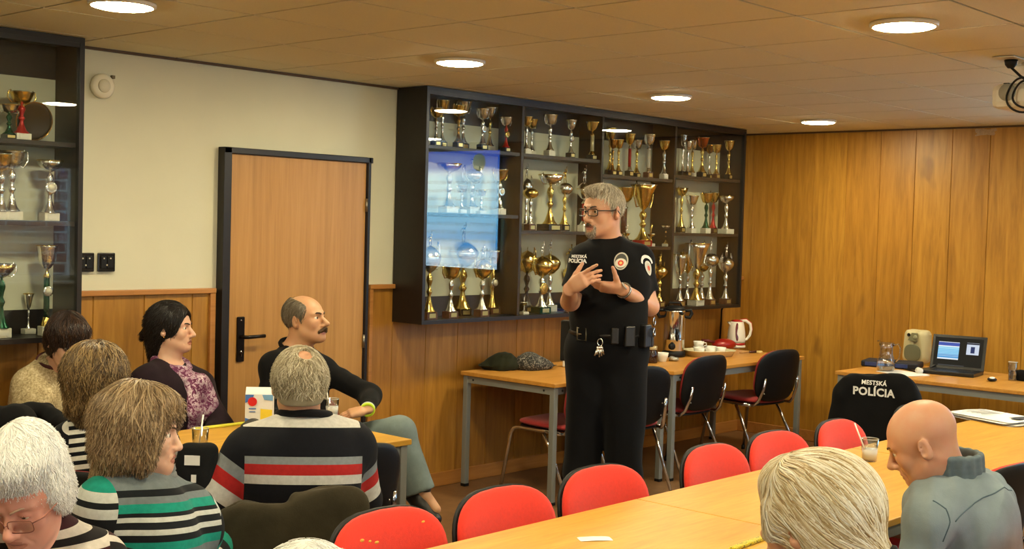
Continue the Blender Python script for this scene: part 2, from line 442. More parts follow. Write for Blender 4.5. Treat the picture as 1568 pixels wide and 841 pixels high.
# torn paper patch and marks on the east wall
mb = MB(); n = 22; vs = []; rnd = random.Random(5)
for i in range(n):
    a = 2 * PI * i / n; rr = 1 + rnd.uniform(-.22, .16)
    vs.append((XW - .0025, .062 + max(-.075, min(.075, .1 * math.cos(a))) * rr, 2.488 + max(-.024, min(.024, .04 * math.sin(a))) * rr))
mb.add(vs + [(v[0] + .002, v[1], v[2]) for v in vs], [tuple(range(n)), tuple(range(2 * n - 1, n - 1, -1))] + [(i, (i + 1) % n, n + (i + 1) % n, n + i) for i in range(n)])
tag(mb.build('torn_paper', M('torn_paper_patch', (172, 146, 112), .9, var=.15, vs=80)), 'torn patch of old paper left high on the panelled wall, under the ceiling', 'torn paper')

# projection screen on the east wall, right of the picture (seen in the cabinet glass)
SLIDE, nt, b = _nt('projected_slide')
sp = nt.nodes.new('ShaderNodeSeparateXYZ'); tc = nt.nodes.new('ShaderNodeTexCoord'); nt.links.new(tc.outputs['Object'], sp.inputs[0])
u = mth(nt, 'DIVIDE', mth(nt, 'ADD', sp.outputs[1], .83), 1.66); v = mth(nt, 'DIVIDE', mth(nt, 'ADD', sp.outputs[2], .6), 1.2)
col = ramp(nt, v, [(0, srgb((176, 208, 230))), (.12, srgb((160, 200, 228))), (.2, srgb((60, 140, 205))), (.45, srgb((120, 190, 226))), (.78, srgb((176, 214, 232))), (.80, srgb((190, 212, 230))), (.86, srgb((44, 88, 180))), (1, srgb((30, 60, 160)))])
tn = noise(nt, coords(nt, (1, 9, 40)), 3, 2, .6); row = mth(nt, 'GREATER_THAN', mth(nt, 'SINE', mth(nt, 'MULTIPLY', v, 88)), .35)
tf = mth(nt, 'MULTIPLY', mth(nt, 'MULTIPLY', row, mth(nt, 'GREATER_THAN', tn, .5)), mth(nt, 'LESS_THAN', v, .76))
col = mixc(nt, col, srgb((38, 92, 120)), mth(nt, 'MULTIPLY', tf, .55))
b.inputs['Base Color'].default_value = (.1, .1, .1, 1); nt.links.new(col, b.inputs['Emission Color']); b.inputs['Emission Strength'].default_value = 12
sc_ = empty('projection_screen', (XW - .05, -2.06, 1.85), 0, 'white pull-down projection screen showing a blue slide, right of the laptop', 'projection screen')
MB().box((0, 0, 0), (.006, 1.66, 1.2)).build('slide', SLIDE, sc_)
mb = MB()
for s_ in (-1, 1): mb.box((.004, s_ * .85, 0), (.006, .04, 1.26)); mb.box((.004, 0, s_ * .615), (.006, 1.74, .03))
mb.build('border', M('screen_border', (18, 18, 18), .8), sc_)
MB().tube([(.0, -.9, .67), (.0, .9, .67)], .032, 14).build('case', M('white_case', (222, 222, 220), .5), sc_)
MB().lathe([(.09, 0), (.09, .003), (0, .004)], n=28, X=Matrix.Translation((-.003, .55, .48)) @ Matrix.Rotation(-PI / 2, 4, 'Y')).build('slide_emblem', emit('slide_emblem', (150, 190, 170), 1.6), sc_)
# ================================================================== FURNITURE
def table(x0, x1, y0, y1, top, label, group, ang=0., th=.025, edge=None):
    cx, cy = (x0 + x1) / 2, (y0 + y1) / 2; w, d = x1 - x0, y1 - y0
    r = empty('table', (cx, cy, 0), ang, label, 'table', group)
    MB().box((0, 0, .75 - th / 2), (w, d, th), bev=.003).build('tabletop', top, r)
    mb = MB()
    for s in (-1, 1):
        mb.box((0, s * (d / 2 - .035), .7), (w - .09, .025, .045)); mb.box((s * (w / 2 - .03), 0, .7), (.025, d - .09, .045))
    mb.build('apron', GREYST, r)
    for sx in (-1, 1):
        for sy in (-1, 1):
            l = MB().box((sx * (w / 2 - .032), sy * (d / 2 - .032), .37), (.038, .038, .71), bev=.004).build('leg', GREYST, r)
            MB().box((sx * (w / 2 - .032), sy * (d / 2 - .032), .01), (.04, .04, .02), bev=.003).build('foot_cap', BLACKP, l)
            MB().tube([(sx * (w / 2 - .1), sy * (d / 2 - .022), .7), (sx * (w / 2 - .1), sy * (d / 2 - .019), .7)], .007, 10).build('bolt', BLACKP, r)
    for sy in (-1, 1):
        MB().tube([(-(w / 2 - .0165), sy * (d / 2 - .1), .7), (-(w / 2 - .0145), sy * (d / 2 - .1), .7)], .007, 10).build('bolt', BLACKP, r)
    return r
table(1.495, 2.672, 1.23, 2.035, DESKW, 'orange beech table by the north wall under the big cabinet, with the caps on it', 'beverage tables')
table(2.682, 4.42, 1.19, 2.02, DESKW, 'orange beech table in the corner, with the coffee urn and the kettle on it', 'beverage tables')
table(3.70, 4.62, -1.33, .545, DESKW, 'narrow orange beech desk along the east wall, with the laptop and speaker on it', None)
for i, (a, c, w) in enumerate(((-2.3, -.702, 'near module of the long yellow table row, with a paper slip on it'), (-.698, .898, 'middle module of the long yellow table row, in front of the bald man'), (.902, 2.5, 'far module of the long yellow table row, with printed sheets on it'))):
    table(a, c, -1.80, -1.035, BEECH, w, 'modules of the long table row')
table(-1.74, -.492, .355, 1.165, BEECH, 'yellow beech table with seven glasses and a carton, people seated round it'.replace('seven glasses', 'drinks'), None)

# ---- stacking conference chair: faces +y, origin on the floor under the seat centre
CHW, CHH = .475, .385
def make_chair(label, group, red=REDF, frame=CHROME):
    r = empty('conference_chair', (0, 0, 0), 0, label, 'chair', group)
    S = Matrix.Translation((0, .01, .462)) @ Matrix.Rotation(-PI / 2 + .03, 4, 'X')
    MB().pad(.47, .43, .05, n=3.6, X=S, bend=-.008, taper=.03).build('seat', red, r)
    MB().pad(.455, .415, .03, n=3.8, X=Matrix.Translation((0, .01, .440)) @ Matrix.Rotation(-PI / 2 + .03, 4, 'X'), taper=.03).build('seat_shell', BLACKP, r)
    B = Matrix.Translation((0, -.248, .648)) @ Matrix.Rotation(.19, 4, 'X')
    MB().pad(CHW - .012, CHH - .012, .046, n=3.3, X=B @ Matrix.Translation((0, .006, 0)), bend=.035, taper=-.06, crown=.015).build('backrest', red, r)
    bs = MB().pad(CHW, CHH, .038, n=3.3, X=B @ Matrix.Translation((0, -.012, 0)), bend=.035, taper=-.06, crown=.015).build('back_shell', BLACKP, r)
    for x in (-.16, .16):
        for z in (-.10, -.02): MB().ball(B @ Vector((x * 1.08, -.022, z - .02)), .006, 8).build('rivet', CHROME, bs)
    for s in (-1, 1):
        # front leg bends into the rail under the seat
        MB().tube([(s * .262, .275, .0), (s * .236, .215, .40), (s * .232, .195, .428), (s * .228, .16, .438), (s * .225, -.02, .436), (s * .225, -.17, .434)], .0125, 10, flat=(Vector((1, 0, 0)), .8)).build('leg', frame, r)
        MB().tube([(s * .262, -.275, .0), (s * .238, -.10, .33), (s * .232, -.04, .425)], .0125, 10, flat=(Vector((1, 0, 0)), .8)).build('leg', frame, r)
        MB().tube([(s * .222, -.10, .434), (s * .215, -.19, .436), (s * .205, -.225, .47), (s * .195, -.262, .56), (s * .19, -.275, .64)], [.011, .012, .014, .013, .01], 10, flat=(Vector((0, 1, 0)), .6)).build('back_support', frame, r)
        for y in (.275, -.275): MB().tube([(s * .262, y, 0), (s * .2605, y * .985, .03)], .016, 10).build('foot_cap', BLACKP, r)
    MB().tube([(-.225, .0, .43), (.225, .0, .43)], .009, 8).build('crossbar', frame, r)
    return r
_proto = {}
def chair(x, y, rz, label, group=None, red=REDF):
    k = red.name
    if k not in _proto:
        o = make_chair(label, group, red); _proto[k] = o
    else:
        o = copy_tree(_proto[k])
    o.location = (x, y, 0); o.rotation_euler = (0, 0, rz); tag(o, label, 'chair', None)
    if 'group' in o: del o['group']
    if group: o['group'] = group
    return o
G1 = 'red conference chairs along the far side of the long table'
for x, dy, rz, lab in ((-1.765, 0, PI + .05, 'red chair with worn yellow marks, nearest of the row behind the long table'), (-1.275, -.01, PI + .02, 'red chair at the long table, just left of the officer'),
                (-.745, .01, PI - .03, 'red chair at the long table, directly in front of the officer'), (-.032, .0, PI + .02, 'red chair at the long table, first one right of the officer'),
                (.46, .01, PI - .03, 'red chair at the long table, between two other red chairs right of the officer'), (1.01, .0, PI + .03, 'red chair at the long table, behind the cup with the straw, beside the draped jacket'),
                (1.80, .0, PI - .08, 'red chair at the long table, mostly hidden behind the bald man')):
    c = chair(x, -1.165 + dy, rz, lab, G1)
    if x < -1.5: worn_chair = c
G2 = 'conference chairs pushed under the beverage tables'
chair(1.80, 1.43, .06, 'black-backed chair with red seat under the table, half hidden behind the officer', G2, DREDF)
chair(2.17, 1.26, -.42, 'black-backed chair just right of the officer, at the joint of the two tables', G2, DREDF)
chair(3.03, 1.405, -.03, 'black-backed chair in front of the coffee urn', G2, DREDF)
chair(3.90, 1.33, -.12, 'black-backed chair at the table corner, nearest the panelled east wall', G2, DREDF)

chair(-1.10, .27, -.05, 'black-backed chair pulled up to the near table, right of the man in the striped sweater', None, DREDF)
chair(.60, -1.60, -.1, 'black-backed chair at the long table, right of the bald man', None, REDF)
# ================================================================== TROPHY CABINETS
YF = 1.85
def cabinet(name, xs, shelves, z0, label):
    x0, x1 = xs[0], xs[-1]
    r = empty(name, (0, 0, 0), 0, label, 'display cabinet')
    D = YW - .002
    th = .024
    mb = MB()
    for x in (x0 + th / 2, x1 - th / 2): mb.box((x, (YF + D) / 2, (z0 + H) / 2), (th, D - YF, H - z0 - .002), bev=.001)
    mb.box(((x0 + x1) / 2, (YF + D) / 2, H - .014), (x1 - x0 - 2 * th, D - YF, .024)); mb.box(((x0 + x1) / 2, (YF + D) / 2, z0 + .012), (x1 - x0 - 2 * th, D - YF, .024))
    mb.box(((x0 + x1) / 2, YF + .012, H - .032), (x1 - x0 - .05, .02, .03))
    mb.build('carcass', DARKF, r)
    for za, zb, nm, mm in ((z0 + .02, 1.238, 'back_board', DARKF), (2.345, H - .02, 'back_board', DARKF), (1.238, 2.345, 'pale_back_panel', M('pale_back_panel', (200, 198, 172), .7))):
        MB().box(((x0 + x1) / 2, D - .028, (za + zb) / 2), (x1 - x0 - .05, .014, zb - za)).build(nm, mm, r)
    for x in xs[1:-1]:
        MB().box((x, (YF + .022 + D) / 2, (z0 + H) / 2), (th, D - YF - .022, H - z0 - .05), bev=.001).build('divider', DARKF, r)
    for i, zs in enumerate(shelves):
        for z in zs:
            MB().box(((xs[i] + xs[i + 1]) / 2, (YF + .03 + D) / 2, z - .011), (xs[i + 1] - xs[i] - .03, D - YF - .032, .022), bev=.001).build('shelf', M('cabinet_shelf', (44, 36, 30), .4, var=.15, vs=30), r)
    gl = glassy('cabinet_glass', (248, 250, 249), 1.0)
    n = len(xs) - 1
    for i in range(n):
        MB().box(((xs[i] + xs[i + 1]) / 2, YF + .009 + .006 * (i % 2), (z0 + H) / 2), (xs[i + 1] - xs[i] - .0, .004, H - z0 - .05)).build('glass_door', gl, r)
    return r
BX = [.962, 1.855, 2.697, 3.582, 4.53]
BSH = [[2.18, 1.77], [2.18, 1.672], [2.083, 1.573], [2.12, 1.68]]
Z0 = 1.085; ZB = Z0 + .024
cabinet('trophy_cabinet', BX, BSH, Z0, 'long dark glass-fronted cabinet of trophies hung on the north wall right of the door')
AX = [-3.0, -2.13, -1.259]
ASH = [[2.037, 1.665], [2.037, 1.665]]
cabinet('trophy_cabinet', AX, ASH, 1.10, 'dark glass-fronted trophy cabinet cut off at the left, next to the light switches')
# cable down the cabinet's right side
tag(MB().tube([(4.56, 1.93, 2.52), (4.60, 1.9, 2.44), (4.575, 1.90, 2.25), (4.553, 1.9, 2.0), (4.548, 1.93, 1.6), (4.547, 1.97, 1.2), (4.56, 2.05, 1.05), (4.62, 2.09, .95), (4.62, 2.1, .72)], .008, 8).build('black_cable', BLACKP),
    'black cable hanging down beside the right end of the big cabinet', 'cable')

# ---- trophies
def arc(c, r, a0, a1, n, plane='xz', sx=1, sz=1):
    return [(c[0] + r * sx * math.cos(a0 + (a1 - a0) * i / n), c[1], c[2] + r * sz * math.sin(a0 + (a1 - a0) * i / n)) for i in range(n + 1)]
def figurine(h, X):
    """little athlete, arm raised"""
    mb = MB(); k = h / 1.8
    def P(x, y, z): return (x * k, y * k, z * k)
    for s in (-1, 1):
        mb.tube([P(s * .1, 0, .95), P(s * .17, .05, .5), P(s * .2, -.03 * s, .03)], [.1 * k, .075 * k, .05 * k], 7, X)
    mb.tube([P(0, 0, .85), P(0, 0, 1.1), P(0, 0, 1.45)], [.15 * k, .13 * k, .19 * k], 8, X)
    mb.tube([P(.18, 0, 1.42), P(.36, .05, 1.62), P(.3, .06, 1.98)], [.065 * k, .055 * k, .04 * k], 7, X)
    mb.tube([P(-.18, 0, 1.42), P(-.4, .05, 1.2), P(-.28, .2, 1.08)], [.065 * k, .055 * k, .04 * k], 7, X)
    mb.ball((0, 0, 1.66 * k), .115 * k, 8, X); mb.ball((.3 * k, .06 * k, 2.05 * k), .085 * k, 7, X)
    return mb
def trophy(x, y, zs, h, label, w=.1, kind='cup', bowl=GOLD, stem=SILV, base=DARKB, col=None, hand=1, fig=0, medal=0, bw=None, rz=0., group=None, plaque=True):
    """h total height, w bowl width; every part is its own mesh"""
    r = empty('trophy', (x, y, zs + .001), rz, label, 'trophy', group)
    bw = bw or max(.055, w * .62); bh = min(.045, h * .13)
    MB().box((0, 0, bh / 2), (bw, bw * .8, bh), bev=.002).build('base', base, r)
    if plaque: MB().box((0, -bw * .4 - .0012, bh / 2), (bw * .6, .002, bh * .6)).build('plaque', M('plaque_gold', (208, 186, 120), .35, .7) if base is not WHTB else M('plaque_white', (216, 210, 196), .5), r)
    body = h - bh
    fh = body * fig
    cup_h = {'cup': .30, 'bowl': .22, 'urn': .42, 'ball': .30, 'tall': .46}[kind] * (body - fh)
    sh = body - fh - cup_h
    z = bh
    # foot and stem
    R = w / 2
    if col is None:
        pr = [(R * .62, z), (R * .60, z + .004), (R * .40, z + sh * .10), (R * .22, z + sh * .28), (R * .14, z + sh * .42), (R * .2, z + sh * .47), (R * .28, z + sh * .52), (R * .2, z + sh * .57),
              (R * .13, z + sh * .62), (R * .2, z + sh * .72), (R * .3, z + sh * .82), (R * .24, z + sh * .92), (R * .1, z + sh * .97), (R * .1, z + sh + .004)]
        MB().lathe(pr, n=18).build('stem', stem, r)
    else:
        MB().lathe([(R * .58, z), (R * .5, z + .006), (R * .34, z + sh * .12), (R * .3, z + sh * .16)], n=18).build('foot', stem, r)
        MB().lathe([(R * .27, z + sh * .15), (R * .27, z + sh * .86)], n=18).build('column', col, r)
        MB().lathe([(R * .3, z + sh * .85), (R * .34, z + sh * .88), (R * .2, z + sh * .93), (R * .1, z + sh + .004)], n=18).build('collar', stem, r)
    z += sh
    c = cup_h
    if kind == 'cup': pr = [(R * .1, z), (R * .34, z + c * .06), (R * .62, z + c * .24), (R * .76, z + c * .48), (R * .84, z + c * .7), (R * .94, z + c * .92), (R, z + c), (R * .96, z + c), (R * .8, z + c * .7), (R * .5, z + c * .3), (0, z + c * .18)]
    elif kind == 'tall': pr = [(R * .1, z), (R * .2, z + c * .05), (R * .42, z + c * .22), (R * .62, z + c * .5), (R * .82, z + c * .8), (R, z + c), (R * .95, z + c), (R * .6, z + c * .5), (R * .2, z + c * .15), (0, z + c * .12)]
    elif kind == 'bowl': pr = [(R * .1, z), (R * .3, z + c * .08), (R * .62, z + c * .3), (R * .88, z + c * .62), (R, z + c), (R * .96, z + c), (R * .8, z + c * .6), (R * .5, z + c * .3), (0, z + c * .2)]
    elif kind == 'urn': pr = [(R * .1, z), (R * .45, z + c * .1), (R * .85, z + c * .32), (R, z + c * .52), (R * .97, z + c * .6), (R * .96, z + c * .63), (R * .8, z + c * .76), (R * .45, z + c * .9), (R * .16, z + c * .96), (0, z + c)]
    else: pr = [(R * math.sin(PI * i / 12), z + c / 2 - c / 2 * math.cos(PI * i / 12)) for i in range(13)]
    fl = 14 if kind in ('cup', 'bowl') else 0
    MB().lathe(pr, n=28, flute=fl, fa=.02 if fl else 0).build({'ball': 'ball', 'urn': 'covered_bowl'}.get(kind, 'bowl'), bowl, r)
    if kind in ('cup', 'bowl', 'tall', 'urn'):
        zr = z + c * (.99 if kind != 'urn' else .6)
        MB().tube([(R * 1.0 * math.cos(2 * PI * i / 24), R * 1.0 * math.sin(2 * PI * i / 24), zr) for i in range(24)], max(.0018, R * .035), 6, closed=True).build('rim', SILV if bowl is not SILV else GOLD, r)
    if hand:
        R0 = R; R = R * .82
        for s in (-1, 1):
            zz = z + c * (.5 if kind != 'urn' else .45)
            pts = [(s * R * .6, 0, z + c * .15), (s * R * 1.05, 0, z + c * .12), (s * R * 1.42, 0, zz), (s * R * 1.36, 0, z + c * .95), (s * R * 1.12, 0, z + c * 1.12), (s * R * .98, 0, z + c * .9 if kind != 'urn' else z + c * .62)]
            MB().tube([Vector(p) * 1 for p in pts], [R * .04, R * .07, R * .08, R * .075, R * .06, R * .04], 7).build('handle', bowl if hand == 1 else SILV, r)
        R = R0
    z += c
    if fig:
        figurine(fh * .93, Matrix.Translation((0, 0, z - .002))).build('figurine', stem if stem in (GOLD, SILV, OLDG) else GOLD, r)
    if medal:
        mz = bh + sh * .62; mr = R * .5
        X = Matrix.Translation((0, -R * .3, mz)) @ Matrix.Rotation(PI / 2, 4, 'X')
        MB().lathe([(mr, -.004), (mr, .004), (mr * .8, .005), (0, .003)], n=24, X=X, flute=12, fa=.05).build('wreath', SILV if medal == 2 else GOLD, r)
        MB().lathe([(mr * .62, .003), (mr * .6, .008), (0, .0085)], n=20, X=X).build('medallion', M('medallion', (206, 170, 96), .35, .7) if medal == 1 else M('medallion_pale', (222, 214, 190), .4, .3), r)
    return r
CABN = 'the big cabinet'
ORD = ['first', 'second', 'third', 'fourth', 'fifth', 'sixth', 'seventh', 'eighth', 'ninth', 'tenth']
def row(bay, shelf, items, zs, cab='big'):
    """items: (x, y, h, description, kwargs) left to right"""
    for i, (x, y, h, desc, kw) in enumerate(items):
        where_ = {'big': bay + ' cabinet bay', 'left': 'left cabinet'}[cab]
        trophy(x, y, zs, h, '%s, %s in %s row, %s' % (desc, ORD[i], shelf, where_), group='trophies on the %s shelf, %s' % (shelf, where_), **kw)
F, Bk = 1.93, 2.045
#TROPHIES#
row('first', 'top', [
    (1.121, F, 0.231, 'small gold cup on silver stem', dict(w=.085)),
    (1.283, Bk, 0.299, 'tall silver cup with gold bowl', dict(w=.09,hand=2,stem=SILV,kind='cup')),
    (1.314, F, 0.264, 'gold cup with coppery stem', dict(w=.09,stem=OLDG)),
    (1.470, Bk, 0.307, 'big two-handled silver cup', dict(w=.11,bowl=SILV,hand=2)),
    (1.532, F, 0.262, 'silver cup with round medallion', dict(w=.095,bowl=SILV,medal=2,hand=2)),
    (1.720, Bk, 0.292, 'slim silver cup on gold stem', dict(w=.1,bowl=SILV,stem=GOLD,hand=0,base=WHTB)),
    (1.754, F, 0.226, 'silver cup with gold medallion and red stem', dict(w=.085,bowl=SILV,medal=1,stem=REDM)),
], 2.18, 'big')
row('first', 'middle', [
    (1.242, F, 0.306, 'wide shallow silver bowl', dict(w=.16,kind='bowl',bowl=SILV,hand=0,base=WHTB)),
    (1.358, F, 0.173, 'short silver cup', dict(w=.075,bowl=SILV,base=WHTB)),
    (1.563, Bk, 0.380, 'tall two-handled silver trophy with figurine', dict(w=.15,kind='urn',bowl=SILV,fig=.24,hand=2,base=WHTB)),
    (1.536, F, 0.151, 'smallest silver cup', dict(w=.07,bowl=SILV,base=WHTB)),
    (1.708, F, 0.293, 'gold cup with silver laurel wreath', dict(w=.115,medal=2,base=WHTB)),
], 1.77, 'big')
row('first', 'bottom', [
    (1.096, F, 0.537, 'covered silver urn with figurine', dict(w=.14,kind='urn',bowl=SILV,stem=GOLD,fig=.16,base=BRNB)),
    (1.283, F, 0.327, 'gold cup on brown base', dict(w=.13,base=BRNB)),
    (1.504, Bk, 0.600, 'biggest silver urn topped by a figurine', dict(w=.2,kind='urn',bowl=SILV,stem=GOLD,fig=.2,hand=0,bw=.1)),
    (1.567, F, 0.460, 'gold urn with silver figurine', dict(w=.13,kind='urn',fig=.2,stem=SILV,base=BRNB)),
    (1.787, Bk, 0.423, 'silver cup with pale round medallion', dict(w=.14,bowl=SILV,stem=GOLD,medal=2,base=BRNB)),
], 1.109, 'big')
row('second', 'top', [
    (1.952, F, 0.246, 'slim gold cup', dict(w=.08,base=WHTB)),
    (2.133, Bk, 0.248, 'gold cup standing behind another', dict(w=.085,base=WHTB)),
    (2.191, F, 0.279, 'silver cup with curled handles', dict(w=.105,bowl=SILV,hand=2,base=WHTB)),
    (2.412, F, 0.261, 'silver figure-stemmed cup', dict(w=.08,bowl=SILV,hand=0,medal=2)),
    (2.649, F, 0.266, 'gold cup with one tall handle', dict(w=.1,stem=GOLD,col=M('pale_gold_column',(226,214,170),.3,.5))),
], 2.18, 'big')
row('second', 'middle', [
    (2.094, Bk, 0.447, 'silver urn with raised-arm figurine', dict(w=.1,kind='urn',bowl=SILV,fig=.22,base=WHTB)),
    (2.012, F, 0.311, 'gold ball trophy', dict(w=.105,kind='ball',hand=0,fig=.1,base=BRNB)),
    (2.213, F, 0.381, 'widest silver cup on a gold figure stem', dict(w=.17,bowl=SILV,stem=GOLD,hand=2,kind='bowl',bw=.14)),
    (2.365, F, 0.438, 'steel ball trophy with gold figurine', dict(w=.11,kind='ball',bowl=SILV,stem=GOLD,hand=0,fig=.26)),
    (2.578, F, 0.458, 'silver cup with figurine on red column', dict(w=.115,bowl=SILV,kind='urn',fig=.26,col=REDM,base=WHTB,hand=0)),
], 1.672, 'big')
row('second', 'bottom', [
    (1.977, F, 0.130, 'small gold figurine award', dict(w=.05,kind='cup',fig=.45,hand=0,base=WHTB)),
    (2.125, Bk, 0.451, 'large gold urn on a black stem', dict(w=.15,kind='urn',stem=DARKB,fig=.06)),
    (2.149, F, 0.481, 'gold urn with wreath and silver figurine', dict(w=.155,kind='urn',medal=1,fig=.2,base=GRNB,bw=.11)),
    (2.364, Bk, 0.493, 'gold urn with gold figurine', dict(w=.15,kind='urn',stem=SILV,fig=.2,hand=0,base=WHTB)),
    (2.418, F, 0.056, 'low gold sculpture on brown base', dict(w=.08,kind='bowl',base=BRNB,bw=.1,hand=0)),
    (2.576, Bk, 0.458, 'golden statuette trophy', dict(w=.1,kind='urn',stem=GOLD,bowl=GOLD,fig=.35,hand=0)),
], 1.109, 'big')
row('third', 'top', [
    (3.001, Bk, 0.352, 'gold cup partly behind the divider', dict(w=.09,stem=GOLD)),
    (2.885, F, 0.256, 'narrow brown-stemmed cup', dict(w=.07,stem=OLDG,bowl=OLDG)),
    (2.954, F, 0.260, 'gold cup on pale stem', dict(w=.075,stem=GOLD)),
    (3.086, F, 0.312, 'gold cup on a red column', dict(w=.085,col=REDM,hand=0)),
    (3.326, Bk, 0.284, 'silver cup with gold stem', dict(w=.09,bowl=SILV,stem=GOLD,hand=2)),
    (3.319, F, 0.324, 'silver cup on a white column', dict(w=.1,bowl=SILV,col=WHTB,base=BRNB)),
    (3.618, Bk, 0.309, 'dark silver cup at the back', dict(w=.09,bowl=OLDG)),
    (3.518, F, 0.289, 'gold cup with left handle', dict(w=.09,base=WHTB)),
], 2.083, 'big')
row('third', 'middle', [
    (3.191, Bk, 0.435, 'wide gold cup on a brown column', dict(w=.17,col=BRNB,hand=0,kind='cup')),
    (3.081, F, 0.168, 'small gold figurine award', dict(w=.05,fig=.5,hand=0)),
    (3.272, F, 0.458, 'largest gold cup, on a red base', dict(w=.2,kind='tall',stem=GOLD,bowl=GOLD,base=REDM,hand=1,bw=.12)),
    (3.379, F, 0.164, 'gold figurine group', dict(w=.07,fig=.5,stem=GOLD,hand=0,base=WHTB)),
    (3.612, Bk, 0.191, 'smoked glass goblet', dict(w=.08,kind='tall',bowl=M('smoked_metal',(96,84,66),.2,.7),hand=0)),
    (3.580, F, 0.158, 'small silver cup', dict(w=.085,kind='bowl',bowl=SILV,stem=GOLD,base=WHTB,hand=0)),
], 1.573, 'big')
row('third', 'bottom', [
    (3.512, F, 0.417, 'gold trophy with figurine', dict(w=.12,kind='urn',stem=GOLD,fig=.24,base=BRNB)),
], 1.109, 'big')
row('fourth', 'top', [
    (3.921, Bk, 0.328, 'silver cup by the divider', dict(w=.085,bowl=SILV,hand=0)),
    (3.826, F, 0.268, 'short silver cup', dict(w=.08,bowl=SILV)),
    (4.056, Bk, 0.296, 'silver cup on gold stem', dict(w=.085,bowl=SILV,stem=GOLD,base=WHTB)),
    (4.023, F, 0.312, 'copper-coloured cup with red bowl', dict(w=.11,bowl=M('copper_metal',(190,110,70),.2,1.),stem=GOLD)),
    (4.297, Bk, 0.276, 'bronze cup', dict(w=.08,bowl=OLDG)),
    (4.226, F, 0.269, 'low gold cup', dict(w=.08,stem=GOLD,base=BRNB)),
    (4.407, F, 0.312, 'gold cup standing alone', dict(w=.09,stem=GOLD,base=DARKB)),
], 2.12, 'big')
row('fourth', 'middle', [
    (3.928, Bk, 0.353, 'gold plate-topped trophy', dict(w=.1,stem=GOLD,kind='bowl')),
    (3.905, F, 0.291, 'silver cup with narrow stem', dict(w=.105,bowl=SILV,base=WHTB)),
    (4.104, F, 0.319, 'gold cup with green foot', dict(w=.11,stem=GRNB,base=WHTB)),
    (4.380, Bk, 0.334, 'gold cup with red stem', dict(w=.105,stem=REDM,base=BRNB)),
    (4.396, F, 0.303, 'silver bowl cup', dict(w=.125,bowl=SILV,kind='bowl',base=WHTB,hand=1,bw=.11)),
], 1.68, 'big')
row('fourth', 'bottom', [
    (3.778, F, 0.403, 'silver cup with gold handles', dict(w=.12,kind='tall',bowl=SILV,stem=SILV,base=BRNB)),
    (4.042, Bk, 0.420, 'wide gold-handled cup', dict(w=.14,kind='tall',bowl=GOLD,hand=1)),
    (4.001, F, 0.491, 'huge silver and gold cup', dict(w=.2,kind='tall',bowl=SILV,stem=GOLD,base=WHTB,hand=1,bw=.11)),
    (4.245, Bk, 0.346, 'gold cup behind the huge one', dict(w=.15,base=BRNB,hand=0)),
    (4.194, F, 0.518, 'ball trophy with gold figurine', dict(w=.135,kind='ball',bowl=SILV,stem=SILV,fig=.22,base=BRNB,hand=0)),
    (4.422, F, 0.494, 'silver urn with high-kicking figurine', dict(w=.135,kind='urn',bowl=SILV,stem=SILV,fig=.22,base=BRNB,hand=2)),
], 1.109, 'big')
row('', 'top', [
    (-1.585, F, 0.154, 'silver cup on green foot', dict(w=.095,bowl=SILV,stem=GRNB)),
    (-1.526, F, 0.219, 'large gold bowl cup with red knob', dict(w=.115,stem=REDM,base=WHTB,kind='cup')),
], 2.037, 'left')
row('', 'middle', [
    (-1.618, F, 0.301, 'gold-topped cup at the frame edge', dict(w=.12,base=WHTB)),
    (-1.569, F, 0.316, 'tall silver cup', dict(w=.13,bowl=SILV,base=WHTB,kind='cup')),
    (-1.385, F, 0.284, 'silver cup with large laurel wreath', dict(w=.12,bowl=SILV,medal=2,base=WHTB,kind='bowl',hand=0)),
], 1.665, 'left')
row('', 'bottom', [
    (-1.612, F, 0.338, 'green and gold cup with silver handles', dict(w=.12,stem=GRNB,hand=2,kind='bowl',base=WHTB)),
    (-1.424, Bk, 0.192, 'thin silver award', dict(w=.05,bowl=SILV,hand=0,base=WHTB,kind='tall')),
    (-1.394, F, 0.426, 'dark goblet with a pale medallion on top', dict(w=.10,col=GRNB,stem=GOLD,bowl=SILV,medal=2,base=WHTB,hand=0)),
], 1.124, 'left')
#END#
# plate leaning in the left cabinet
r = empty('trophy_plate', (-1.46, 1.96, 2.042), 0, 'round brass-rimmed plate standing on the top shelf of the left cabinet', 'plate', rot=(.16, 0, 0))
X = Matrix.Translation((0, 0, .088)) @ Matrix.Rotation(PI / 2, 4, 'X')
MB().lathe([(.0, 0), (.075, .002), (.088, .006), (.088, .009), (.074, .0055), (0, .0045)], n=36, X=X).build('dish', M('smoky_plate', (70, 62, 50), .18, .6), r)
MB().tube([(.088 * math.cos(2 * PI * i / 36), -.008, .088 + .088 * math.sin(2 * PI * i / 36)) for i in range(36)], .003, 6, closed=True).build('rim', OLDG, r)
